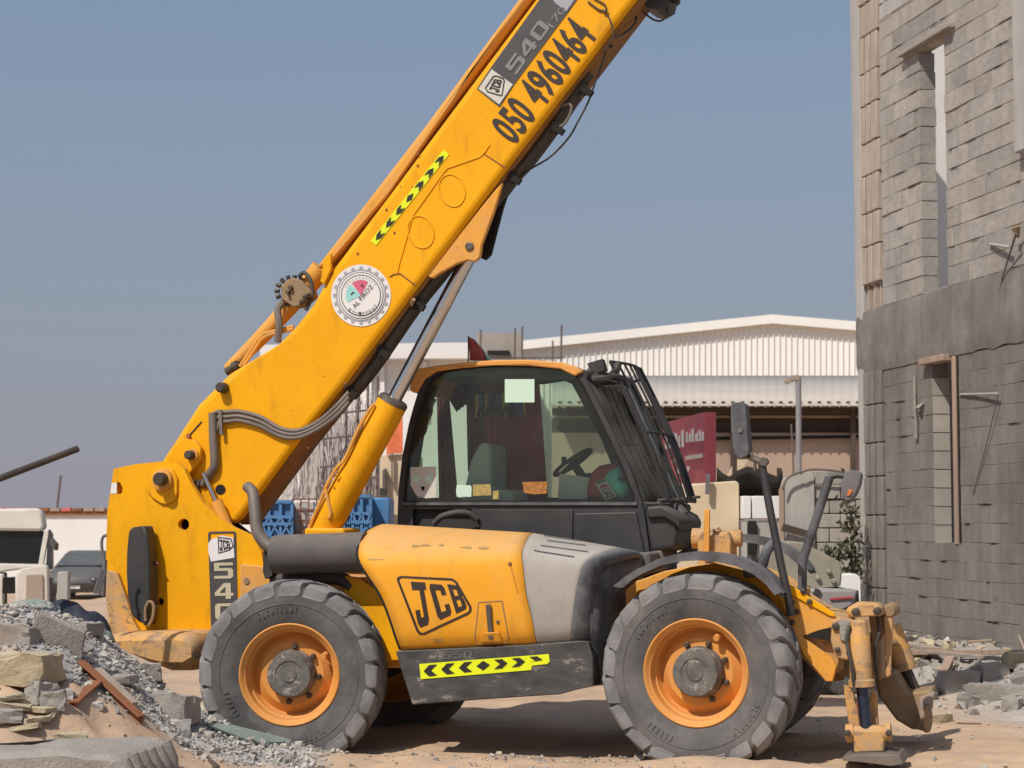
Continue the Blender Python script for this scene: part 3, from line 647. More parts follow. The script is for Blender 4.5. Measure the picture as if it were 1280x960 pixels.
MB().bar(at(690, 521, 38.6), at(1130, 521, 38.6), .05, .05).build('rail', 'timber', sh, space='w')
for px in range(700, 1130, 12):
    MB().bar(at(px, 506.5, 38.3), at(px, 512, 45), .07, .16).build('rafter', 'dark_beam', sh, space='w')
MB().prism([at(690, 500, 45.6), at(1130, 500, 45.6), at(1130, G, 45.6), at(690, G, 45.6)], (0, .3, 0)).build('back_wall', 'beige_wall', sh, space='w')
MB().prism([at(690, 511, 38.75), at(1130, 511, 38.75), at(1130, 542, 38.75), at(690, 542, 38.75)], (0, .15, 0)).build('soffit_panel', 'dark_beam', sh, space='w')
MB().tube([at(800, 551, 38.5), at(900, 548, 38.5), at(1130, 545, 38.5)], .035, 8).build('pipe', 'hole', sh, space='w')
MB().prism([at(690, 541, 38.6), at(1130, 541, 38.6), at(1130, G, 38.6), at(690, G, 38.6)], (0, .2, 0)).build('front_wall', 'beige_wall', sh, space='w')
for px in (806, 916, 1066): MB().bar(at(px, G, 38.4), at(px, 510, 38.4), .10, .10).build('post', 'dark_beam', sh, space='w')
# lamp post
lp = root('lamp_post', 'thin grey post with small floodlight in front of the shed', 'lamp post', at(998, G, 30))
MB().cyl(at(998, G, 30), at(998, 471, 30), .045, 12).build('pole', 'pole', lp, space='w')
mb = MB(); mb.bar(at(999, 472, 30), at(989, 473, 30), .10, .09); mb.bar(at(990, 474, 30), at(981, 478, 30), .05, .08); mb.build('lamp_head', 'timber_grey', lp, space='w', bevel=.01)
MB().tube([at(989, 530, 30.1), at(991, 560, 30.1), at(992, 600, 30.1)], .015, 6).build('cable', 'stick_dark', lp, space='w')
# crimson sign box, turned so that two faces show
sg = root('sign', 'crimson box sign with tattered white lettering behind the cab', 'sign', at(865, G, 26))
A, B_, D_ = (828, 528), (880, 515), (895, 514)
y0, y1, y2 = 25.4, 26.0, 26.5
base = [at(828, 604, y0), at(881, 604, y1), at(895, 604, y2)]; topp = [at(828, 529, y0), at(881, 515, y1), at(895, 515, y2)]
off = base[2] - base[1]
mb = MB(); mb.add([base[0], base[1], topp[1], topp[0], base[0] + off, base[2], topp[2], topp[0] + off], [(0, 1, 2, 3)], 1); mb.add([base[0], base[1], base[2], base[0] + off, topp[0], topp[1], topp[2], topp[0] + off], [(1, 2, 6, 5), (2, 3, 7, 6), (3, 0, 4, 7), (4, 5, 6, 7), (0, 3, 2, 1)], 0)
mb.build('panel', ['crimson', 'crimson_pale'], sg, space='w', smooth=False)
def sgp(x, y, k=.03):
    u = (x - 828) / 53; p = base[0].lerp(base[1], u); yy = y0 + (y1 - y0) * u; q = at(x, y, yy - k); return q
ro = random.Random(9)
def script_row(x0, x1, yb, hh, dense):             # joined cursive strokes with uprights and dots
    mb = MB(); x = x0
    while x < x1:
        w_ = ro.uniform(2.4, 4.2); h_ = hh * ro.uniform(.55, 1.0); sl_ = (x - x0) * -.10
        a = [sgp(x, yb + sl_), sgp(min(x + w_, x1), yb + sl_ - .3), sgp(min(x + w_, x1), yb - h_ + sl_), sgp(x, yb - h_ * ro.uniform(.8, 1) + sl_)]
        mb.prism(a, (0, .022, 0)); x += w_ + (ro.uniform(.4, 1.4) if dense else ro.uniform(1.2, 3))
    return mb
script_row(831.5, 855, 561, 25, True).build('lettering', 'whitesticker', sg, space='w')
script_row(857, 880, 553, 19, True).build('lettering', 'whitesticker', sg, space='w')
MB().prism([sgp(857, 575), sgp(878, 572), sgp(878, 567), sgp(857, 570)], (0, .02, 0)).build('lettering', 'offwhite', sg, space='w')
mb = script_row(840, 852, 578, 8, True); mb.build('lettering', 'whitesticker', sg, space='w')
MB().prism([sgp(846, 592), sgp(860, 590), sgp(863, 583), sgp(846, 586)], (0, .02, 0)).build('torn_lettering', 'whitesticker', sg, space='w')
for px in (833, 877): MB().bar(at(px, G, 26.3), at(px, 600, 26.3), .08, .08).build('post', 'steel', sg, space='w')
# cream cabin
cb = root('site_cabin', 'cream boxy site cabin standing below the crimson sign', 'cabin', at(885, G, 24.5))
mb = MB(); pxprism(mb, [(836, G), (924, G), (924, 604), (920, 601), (836, 607)], 24.5, 2.2); mb.build('wall', 'cream_paint', cb, space='w', bevel=.02)
mb = MB(); mb.bar(at(836, 663.5, 24.48), at(921, 663.5, 24.48), .02, .018); mb.build('seam', 'steel', cb, space='w')
mb = MB(); mb.bar(at(884, 618, 24.4), at(885, 592, 24.4), .05, .05); mb.build('bracket', 'greycap', cb, space='w')
# torn canopy on posts, white and blue boxes below
cn = root('canopy', 'torn black canvas canopy sagging on posts beside the cream cabin', 'canopy', at(940, G, 25.5))
top = [(896, 584), (904, 592), (912, 596), (922, 588), (934, 583), (950, 586), (962, 592), (972, 596), (978, 588)]
mb = MB(); rows = [[at(a, b, 25.0) for a, b in top], [at(a, b + 9 + 2 * math.sin(a), 25.0) for a, b in top], [at(a, 619 + 1.5 * math.sin(a * .7), 25.5) for a, b in top]]
mb.sheet(rows); mb.build('canvas', 'canvas', cn, space='w', solid=.03)
mb = MB(); pxprism(mb, [(898, 622), (978, 622), (978, 604), (898, 607)], 26.2, .1); mb.build('back_sheet', 'canvas', cn, space='w')
mb = MB(); pxprism(mb, [(908, 596), (925, 590), (936, 575), (920, 574)], 26.0, .05); mb.build('loose_sheet', 'cream_paint', cn, space='w')
for px, t_ in ((918, 520), (974, 585)): MB().bar(at(px, G, 25.6), at(px, t_, 25.6), .06, .06).build('post', 'dark_beam', cn, space='w')
mb = MB(); mb.bar(at(950, 603, 25.3), at(992, 601, 25.3), .06, .06); mb.build('rail', 'timber', cn, space='w')
tr = root('chest_freezer', 'pale blue and white steel cabinet standing under the torn canopy', 'cabinet', at(950, G, 24.3))
mb = MB(); pxprism(mb, [(927, G), (976, G), (976, 650), (927, 650)], 24.3, .9); mb.build('body', 'greycap', tr, space='w', bevel=.01)
mb = MB(); pxprism(mb, [(928, 648.5), (939, 648.5), (939, 620), (928, 620)], 24.3, .9); pxprism(mb, [(940.5, 648.5), (975, 648.5), (975, 620), (940.5, 620)], 24.3, .9); mb.build('door', 'white_wall', tr, space='w', bevel=.01)
mb = MB(); pxprism(mb, [(927, 699), (934, 699), (934, 652), (927, 652)], 24.27, .02); pxprism(mb, [(946, 699), (975, 699), (975, 653), (946, 653)], 24.27, .02); mb.build('panel', 'pale_concrete', tr, space='w')
mb = MB(); pxprism(mb, [(936, 690), (945, 690), (945, 651), (936, 651)], 24.2, .09); mb.build('door_post', 'hole', tr, space='w')
# broken wall of big blocks behind the machine's nose
rw = root('ruined_wall', 'broken pale wall of plaster slab and large blocks behind the mirror posts', 'wall', at(1020, G, 23.5))
pl_ = [(979, G), (979, 610), (982, 598), (996, 592), (1010, 591), (1018, 594), (1018, G)]
mb = MB(); pxprism(mb, pl_, 23.3, .3); mb.build('plaster_slab', 'pale_concrete', rw, space='w', bevel=.01)
mb = MB(); pxprism(mb, [(974, G), (979.5, G), (979.5, 604), (975, 612)], 23.28, .1); mb.build('timber_edge', 'timber', rw, space='w')
mb = MB(); mb.bar(at(978, 659, 23.2), at(1010, 668, 23.2), .05, .09); mb.build('plank', 'dark_beam', rw, space='w')
rr_ = random.Random(2); y_ = 732
k_ = 0
while y_ > 604:
    x_ = 1018 - (k_ % 2) * 14
    while x_ < 1085:
        a, b = max(x_, 1018), x_ + 33
        if y_ > 625 or b > 1030:
            mb = MB(); pxprism(mb, [(a + .4, y_ - .5), (b - .6, y_ - .5), (b - .6, y_ - 17.3), (a + .4, y_ - 17.3)], 23.35 + rr_.uniform(-.02, .02), .2); mb.build('block', 'concrete_up', rw, space='w', bevel=.008)
        x_ += 33
    y_ -= 18; k_ += 1
mb = MB(); pxprism(mb, [(1018, G), (1085, G), (1085, 612), (1018, 612)], 23.45, .1); mb.build('mortar', 'mortar', rw, space='w')
mb = MB(); mb.tube([at(1000, 592, 23.2), at(1012, 587, 23.2), at(1040, 588, 23.2), at(1062, 592, 23.2)], .014, 6, smooth=4); mb.tube([at(978, 612, 23.2), at(984, 598, 23.2), at(1000, 590, 23.2)], .014, 6, smooth=4); mb.build('bent_bar', 'stick_dark', rw, space='w')
# creeper
cr = root('creeper', 'dusty creeper climbing the block wall beside the grey building corner', 'plant', at(1062, 735, 22.9))
lf = MB(); lr = random.Random(4); st = MB(); st.tube([at(1066, G, 22.9), at(1064, 700, 22.95), at(1068, 660, 22.9), at(1058, 628, 22.95)], .015, 6, smooth=4)
for cx, cy, sx, sy, n_ in ((1060, 640, 5, 18, 60), (1067, 668, 4, 16, 60), (1055, 692, 12, 9, 90), (1064, 712, 8, 12, 110), (1036, 690, 5, 4, 22)):
    for _ in range(n_):
        c = at(lr.gauss(cx, sx), lr.gauss(cy, sy), 22.9 + lr.gauss(0, .07)); s_ = lr.uniform(.03, .06)
        a = V((lr.gauss(0, 1), lr.gauss(0, .6), lr.gauss(0, 1))).normalized(); b = a.cross(V((lr.gauss(0, 1), lr.gauss(0, 1), lr.gauss(0, 1)))).normalized()
        lf.add([c - a * s_, c + b * s_ * .5 + a * .1 * s_, c + a * s_, c - b * s_ * .5 + a * .1 * s_], [(0, 1, 2, 3)])
lf.build('leaves', 'leaf', cr, space='w', smooth=False, kind='stuff'); st.build('stem', 'stem', cr, space='w')
mb = MB(); pxprism(mb, [(1047, G), (1076, G), (1076, 722), (1070, 717), (1050, 719), (1047, 728)], 21.5, .4)
o = mb.build('white_container', 'white_wall', bevel=.02); tag(o, 'small white plastic container low beside the grey building corner', 'container')
# old military-looking vehicle behind the mirror posts
ov = root('derelict_truck', 'derelict olive grey truck with silver bumper and red stripe behind the machine nose', 'truck', at(1020, 775, 18.5))
def ovp(mb, pts, y, d, m=0): return pxprism(mb, pts, y, d, m)
mb = MB(); ovp(mb, [(983, 676), (1004, 678), (1050, 702), (1053, 714), (1051, 733), (1015, 736), (983, 722)], 18.3, 1.5); mb.build('bonnet', 'olive', ov, space='w', bevel=.015)
for a, b in ((1022, 722), (1042, 726), (1036, 714)): MB().lathe(at(a, b, 18.29), (0, -1, 0), [(0, .026), (.03, .022), (.036, .0)], 10).build('bolt', 'olive', ov, space='w')
mb = MB(); ovp(mb, [(990, 735), (1073, 737), (1068, 757), (1050, 766), (990, 775)], 18.0, .35); mb.build('bumper', 'bumper', ov, space='w', bevel=.03)
mb = MB(); ovp(mb, [(1038, 750), (1066, 748), (1066, 745.5), (1038, 747.5)], 17.98, .03); mb.build('stripe', 'redstripe', ov, space='w')
mb = MB(); ovp(mb, [(1014, 748), (1020, 735), (1026, 738), (1020, 752)], 17.97, .05); mb.build('strap', 'black', ov, space='w')
mb = MB(); ovp(mb, [(975, 722), (1073, 738), (1078, 800), (975, 800)], 18.5, 1.6); mb.build('underbody', 'hole', ov, space='w')
for a, b in ((985, 18.4), (985, 19.7), (1058, 18.5), (1058, 19.7)): c = at(a, 785, b); MB().lathe((c.x, c.y, .38), (0, 1, 0), [(-.11, .2), (-.11, .36), (-.08, .40), (.08, .40), (.11, .36), (.11, .2)], 24, 0, True, True).build('wheel', 'tyre', ov, space='w')

# ------------------------------------------------------------------ left of the machine
bw = root('boundary_wall', 'long white boundary wall with red coping far off at the left', 'wall', at(60, G, 66))
mb = MB(); pxprism(mb, [(-500, 745), (440, 745), (440, 643.5), (-500, 643.5)], 66, .3); mb.build('wall', 'white_wall', bw, space='w')
mb = MB(); pxprism(mb, [(-500, 643.5), (440, 643.5), (440, 637), (-500, 637)], 65.9, .5); mb.build('coping', 'rust', bw, space='w')
tk = random.Random(8)
for k_ in range(60):
    mb = MB(); x_ = -400 + k_ * 14; pxprism(mb, [(x_, 639), (x_ + 12.5, 639), (x_ + 12, 634.5 + tk.uniform(0, 1)), (x_ + 1, 635 + tk.uniform(-.5, .5))], 65.85, .3); mb.build('coping_tile', tk.choice(('rust', 'redcloth', 'timber', 'redcloth')), bw, space='w')
o = MB().tube([at(70, 745, 67), at(72, 628, 67), at(76, 594, 67)], .045, 6).build('antenna_pole', 'stick_dark'); tag(o, 'thin leaning aerial pole above the far white wall', 'pole')
def vprism(mb, pts, y, depth):
    P = [at(a, b, y) for a, b in pts]; return mb.prism(P, (-6.45 / 27 * depth * .93, depth, 0))
tk_ = root('truck', 'white dusty truck cab with wide dark windscreen at the left edge', 'truck', at(20, G, 27))
yt = 27
mb = MB(); vprism(mb, [(-90, 662), (50, 664), (56, 660), (53, 640), (49, 635), (-90, 637)], yt, 1.9); mb.build('cab_roof', 'truck_white', tk_, space='w', bevel=.05)
mb = MB(); vprism(mb, [(-90, 705), (49, 706), (57, 664), (-90, 661)], yt + .08, 1.7); mb.build('windscreen', 'glass_dark', tk_, space='w')
mb = MB(); mb.bar(at(51, 708, yt), at(59, 663, yt), .06, .07); mb.build('pillar', 'truck_white', tk_, space='w', bevel=.01)
mb = MB(); vprism(mb, [(57, 712), (65, 712), (64.5, 668), (60.5, 662)], yt - .03, 1.6); mb.build('side_door', 'black', tk_, space='w')
mb = MB(); vprism(mb, [(-90, 716), (-5, 716), (40, 710), (58, 710), (58, 706), (-90, 703)], yt - .35, .6); mb.build('scuttle', 'truck_white', tk_, space='w', bevel=.02)
mb = MB(); vprism(mb, [(18, 775), (61, 775), (60, 711), (57, 707), (24, 712), (20, 716)], yt - 1.0, 1.6); vprism(mb, [(-90, 775), (4, 775), (4, 718), (-90, 716)], yt - .8, 1.4); mb.build('bonnet', 'truck_white', tk_, space='w', bevel=.03)
mb = MB(); vprism(mb, [(32, 760), (54, 760), (53, 718), (33, 719)], yt - 1.03, .05); mb.build('grille', 'truck_grille', tk_, space='w')
mb = MB(); vprism(mb, [(3, 742), (19, 742), (19, 721), (4, 722)], yt - .82, .1); mb.build('headlight', 'glass_dark', tk_, space='w')
mb = MB(); mb.bar(at(64, 676, yt), at(71, 684, yt - .2), .05, .09); mb.build('mirror', 'steel', tk_, space='w')
mb = MB(); vprism(mb, [(-90, 800), (61, 800), (61, 770), (-90, 770)], yt - .7, 1.5); mb.build('underbody', 'hole', tk_, space='w')
for a, d in ((48, -.2), (-60, -.2), (48, 1.1)): c = at(a, 760, yt + d); MB().lathe((c.x, c.y, .45), (1, 0, 0), [(-.14, .3), (-.14, .43), (.14, .43), (.14, .3)], 20, 0, True, True).build('wheel', 'tyre', tk_, space='w')
yc = 57.0; GZ = -.56
car = root('parked_car', 'dusty dark grey parked car in front of the far white wall', 'car', (at(93, 700, yc).x, yc, GZ))
cx0 = at(90, 700, yc).x
def sec(y, hw, zb, zt, rnd_=.12):
    return [V((cx0 + a * hw, y + dy, GZ + zb + b * (zt - zb))) for a, b, dy in ((-1, 0, .1), (-1.0, .55, .05), (-.96, .85, .02), (-.86, .97, 0), (-.5, 1.0, -rnd_ * .5), (0, 1.0, -rnd_), (.5, 1.0, -rnd_ * .5), (.86, .97, 0), (.96, .85, .02), (1.0, .55, .05), (1, 0, .1))]
mb = MB(); mb.sheet([sec(yc + .0, .80, .22, .50), sec(yc + .02, .84, .20, .62), sec(yc + .10, .88, .18, .72), sec(yc + .5, .90, .18, .86), sec(yc + 1.15, .91, .18, .97), sec(yc + 4.1, .91, .18, 1.0), sec(yc + 4.4, .8, .25, .85)]); mb.add(sec(yc, .80, .22, .50), [tuple(range(11))]); mb.build('body', 'car_grey', car, space='w')
mb = MB(); mb.sheet([sec(yc + 1.1, .80, .93, .97, 0), sec(yc + 1.75, .66, .93, 1.38, 0), sec(yc + 2.05, .65, .93, 1.45, 0), sec(yc + 3.0, .65, .93, 1.43, 0), sec(yc + 3.9, .75, .93, 1.0, 0)]); mb.build('roof', 'car_grey', car, space='w')
Wq = [V((cx0 - .72, yc + 1.09, GZ + 1.0)), V((cx0 + .72, yc + 1.09, GZ + 1.0)), V((cx0 + .57, yc + 1.69, GZ + 1.36)), V((cx0 - .57, yc + 1.69, GZ + 1.36))]
mb = MB(); mb.prism(Wq, (0, -.01, .012)); mb.build('windscreen', 'glass_car', car, space='w')
mb = MB(); mb.box((cx0 + .02, yc - .02, GZ + .40), (.46, .03, .11)); mb.build('number_plate', 'white_wall', car, space='w')
mb = MB(); mb.box((cx0 + .05, yc - .01, GZ + .53), (.75, .05, .10)); mb.build('grille', 'hole', car, space='w', bevel=.02)
for a in (-1.0, 1.0): MB().box((cx0 + a, yc + 1.35, GZ + 1.02), (.20, .1, .13)).build('mirror', 'black', car, space='w', bevel=.03)
for a in (-.60, .60): MB().box((cx0 + a, yc + .02, GZ + .60), (.32, .10, .12), Matrix.Rotation(-a * .25, 3, 'Z')).build('headlight', 'glass_grey', car, space='w', bevel=.03)
for a in (-.80, .80):
    for d in (.85, 3.5): MB().lathe((cx0 + a, yc + d, GZ + .31), (1, 0, 0), [(-.1, .2), (-.1, .31), (.1, .31), (.1, .2)], 20, 0, True, True).build('wheel', 'tyre', car, space='w')
mb = MB(); mb.prism([at(71, G, 22), at(86, G, 22), at(85, 714, 22), at(72, 715, 22)], (0, .15, 0))
o = mb.build('concrete_post', 'pale_concrete', bevel=.01); tag(o, 'short pale concrete post standing before the dark grey car', 'post')
# dark pole leaning out of the heap
a, b = at(97, 561, 13.4), at(0, 598, 13.0); d = (b - a).normalized()
o = MB().tube([a, b, b + d * 3.0], .024, 12).build('steel_pole', 'pin'); tag(o, 'long dark steel pole leaning up from the heap at the left edge', 'pole')
# tarp and bag on the heap
def blanket(name, m, c, sx, sy, h, label, cat, seed):
    rs = random.Random(seed); rows = []
    for j in range(9):
        r_ = []
        for i in range(15):
            u, v = i / 14 * 2 - 1, j / 8 * 2 - 1; z = max(0, 1 - (u * u * .9 + v * v)) ** .5 * h
            x, y = c[0] + u * sx, c[1] + v * sy
            r_.append(V((x, y, gheight(x, y) - .02 + z + .05 * noise.noise(V((u * 3 + seed, v * 3, 0)))) ))
        rows.append(r_)
    o = MB().sheet(rows).build(name, m, solid=.02, sub=1); tag(o, label, cat); return o
c = at(102, 760, 13.6); blanket('tarpaulin', 'navy', (c.x, c.y), .22, .16, .17, 'dark navy tarpaulin heaped on the rubble beside the yellow machine', 'tarpaulin', 1)
c = at(40, 755, 13.6); blanket('sack', 'green_tarp', (c.x, c.y), .30, .2, .06, 'green grey sack lying on top of the rubble heap below the white truck', 'sack', 2)
c = at(122, 782, 13.55); blanket('sack', 'green_tarp', (c.x, c.y), .12, .16, .07, 'small green grey sack at the edge of the heap beside the tan counterweight', 'sack', 3)
mb = MB(); wq = [at(128, 690, 14.2), at(127, 678, 14.2), at(129, 671, 14.2), at(133, 669, 14.2)]; mb.tube([at(129, 742, 14.2), at(130, 700, 14.2)] + wq, .012, 6, smooth=4); mb.tube([at(131, 700, 14.2), at(129, 745, 14.2)], .02, 6)
for a in (118, 121, 124): mb.tube([at(a, 742, 14.1), at(a + 9, 712, 14.1)], .010, 5)
o = mb.build('reinforcing_bars', 'greycap'); tag(o, 'thin bent reinforcing bars standing behind the yellow counterweight', 'bars')

# ------------------------------------------------------------------ seen under the boom
wb = root('white_building', 'tall plain white building seen between boom and cab', 'building', at(520, G, 56))
mb = MB(); pxprism(mb, [(330, G), (590, G), (590, 449), (330, 449)], 56, 14); mb.build('wall', 'white_wall', wb, space='w')
mb = MB(); pxprism(mb, [(325, 448), (594, 448), (594, 428), (325, 431)], 55.4, 15); mb.build('parapet', 'white_wall', wb, space='w')
mb = MB()
for px in (462, 478, 531): mb.bar(at(px, 520, 55.9), at(px, 452, 55.9), .14, .12)
mb.build('downpipe', 'white_wall', wb, space='w')
gb = root('grey_building', 'unplastered grey building with bars on its roof behind the cab', 'building', at(622, G, 62))
mb = MB(); pxprism(mb, [(596, G), (652, G), (652, 416), (596, 416)], 62, 8); mb.build('wall', 'grey_building', gb, space='w')
mb = MB(); pxprism(mb, [(609, 443), (637, 443), (637, 438), (609, 438)], 61.9, .2); mb.build('opening', 'hole', gb, space='w')
for px, t_, f_ in ((600, 412, 440), (643, 410, 450), (652, 408, 460), (701, 406, 470)):
    MB().tube([at(px, f_ + 20, 61), at(px + 1, t_, 61)], .035, 5).build('bar', 'stick_dark', gb, space='w')
mb = MB(); mb.tube([at(640, 447, 61), at(705, 447, 61)], .03, 5); mb.tube([at(691, 470, 61), at(691, 426, 61)], .03, 5); mb.build('guard_rail', 'stick_dark', gb, space='w')
sh2 = root('poster_wall', 'cream shop wall carrying an orange poster left of the cab', 'shop', at(490, G, 40))
mb = MB(); pxprism(mb, [(447, G), (520, G), (520, 566), (447, 572)], 40, 3); mb.build('wall', 'cream_paint', sh2, space='w')
mb = MB(); pxprism(mb, [(483, 568), (503, 566), (503, 522), (484, 532)], 39.9, .12); mb.build('poster', 'orange_poster', sh2, space='w')
mb = MB(); pxprism(mb, [(478, 625), (482, 625), (482, 585), (478, 588)], 39.8, .2); pxprism(mb, [(489, 606), (490.5, 606), (490.5, 566), (489, 566)], 39.85, .1); mb.build('pipe', 'steel', sh2, space='w')
mb = MB(); pxprism(mb, [(430, G), (484, G), (484, 618), (462, 609), (430, 609)], 38.5, 1.2); mb.build('dark_kiosk', 'grey_building', sh2, space='w')
mb = MB(); pxprism(mb, [(461, 617), (484, 619), (484, 611), (461, 608)], 38.4, .1); mb.build('number_board', 'black', sh2, space='w')
sf = root('pole_stack', 'tall stack of thin scaffold poles and rusty bars seen beneath the boom', 'scaffolding', at(410, G, 27))
sr = random.Random(6); mb = MB()
for _ in range(360):
    x_ = sr.uniform(352, 470); yt_ = lerp_table([(352, 590), (380, 555), (410, 515), (440, 500), (470, 490)], x_) + sr.uniform(-6, 50); l_ = sr.uniform(40, 120)
    y_ = 27 + sr.uniform(-.6, .8); mb.tube([at(x_, min(yt_ + l_, 640), y_), at(x_ + sr.gauss(0, 7), yt_, y_ + sr.uniform(-.2, .2))], sr.uniform(.006, .012), 4, sr.choice((0, 0, 0, 0, 0, 0, 1)))
mb.build('poles', ['stick', 'stick_dark'], sf, space='w', kind='stuff')
for px in (432, 447, 459, 471):
    MB().tube([at(px, G, 26.2), at(px + 1, 470, 26.2)], .018, 6).build('upright', 'stick_dark', sf, space='w')
for py in (515, 545, 580, 600):
    MB().tube([at(400, py + 4, 26.1), at(474, py - 4, 26.1)], .014, 6).build('ledger', 'stick_dark', sf, space='w')
mb = MB(); pxprism(mb, [(345, G), (472, G), (472, 560), (440, 520), (380, 570)], 28.2, .5); mb.build('backing_heap', 'stick', sf, space='w')
def crate(px0, px1, py0, py1, y, label):
    c = root('plastic_crate', label, 'crate', at((px0 + px1) / 2, py1, y), group='blue crates under the boom')
    pxprism(MB(), [(px0, py1), (px1, py1), (px1, py0), (px0, py0)], y, .8).build('body', 'blue_plastic', c, space='w', bevel=.01)
    mb = MB(); n = 3
    for i in range(n + 1): x_ = px0 + (px1 - px0) * i / n; mb.bar(at(x_, py1, y - .03), at(x_, py0, y - .03), .03, .03)
    for t_ in (0, .42, .62, 1): yy = py0 + (py1 - py0) * t_; mb.bar(at(px0, yy, y - .04), at(px1, yy, y - .04), .03, .03)
    for i in range(n):
        xa, xb = px0 + (px1 - px0) * i / n, px0 + (px1 - px0) * (i + 1) / n; ya, yb = py0 + (py1 - py0) * .42, py1
        mb.bar(at(xa, ya, y - .045), at(xb, yb, y - .045), .025, .02); mb.bar(at(xb, ya, y - .045), at(xa, yb, y - .045), .025, .02)
    mb.build('ribs', 'blue_plastic', c, space='w')
    return c
mb = MB(); pxprism(mb, [(318, G), (490, G), (490, 672.6), (318, 672.6)], 19.95, 1.6); o = mb.build("plinth_wall", "pale_concrete"); tag(o, "low concrete plinth carrying the blue crates and caged tank", "plinth")
crate(322, 365, 627, 672, 20, 'blue ribbed crate between the exhaust pipe and the white tote'); crate(430, 463, 620, 672, 20.2, 'blue ribbed crate just right of the lift cylinder')
mb = MB(); pxprism(mb, [(464, 672), (487, 672), (487, 622), (464, 622)], 20.6, .8); o = mb.build('plastic_crate', 'blue_plastic', bevel=.02); tag(o, 'plain smooth blue box nearest the cab', 'crate', 'blue crates under the boom')
tt = root('tank_tote', 'dirty white tank in a rusty wire cage between blue crates', 'tank', at(383, 672, 20.1))
mb = MB(); pxprism(mb, [(366, 672), (428, 672), (428, 625), (366, 625)], 20.15, .9); mb.build('tank', 'tote', tt, space='w', bevel=.03)
mb = MB()
for px in range(366, 430, 10): mb.bar(at(px, 672, 20.08), at(px, 624, 20.08), .014, .014)
for py in (624, 637, 652, 664): mb.bar(at(365, py, 20.07), at(429, py, 20.07), .014, .014)
mb.build('cage', 'rust', tt, space='w')
mb = MB(); fonttext(mb, 'C H', lambda a, b: at(374 + 28 * a, 636 - 9 * b, 20.1)); mb.build('lettering', 'blue_plastic', tt, space='w')

# ================================================================== THE YELLOW TELEHANDLER
th = root('telehandler', 'dusty yellow telescopic handler with raised boom and black cab on the sand', 'telehandler', mtx=MM)
def face(pts, v): return [mp(x, y, v) for x, y in pts]
def plate(pts, v0, v1, name, m, parent=th, holes=(), bevel=.008, **k):
    return MB().prism(face(pts, v0), (0, v1 - v0, 0), [face(h, v0) for h in holes]).build(name, m, parent, bevel=bevel, **k)
def pipe(pts, r_, name, m, parent=th, n=10, smooth=5):
    return MB().tube([mp(*p) for p in pts], r_, n, 0, smooth).build(name, m, parent)
def pin(px, py, v0, out, r_, name, m, parent=th, head=True):
    c = mp(px, py, v0); mb = MB(); mb.lathe(c, (0, -1, 0), [(-.02, r_), (out - .012, r_), (out, r_ * .86)], 20, 0, False, True); return mb.build(name, m, parent)

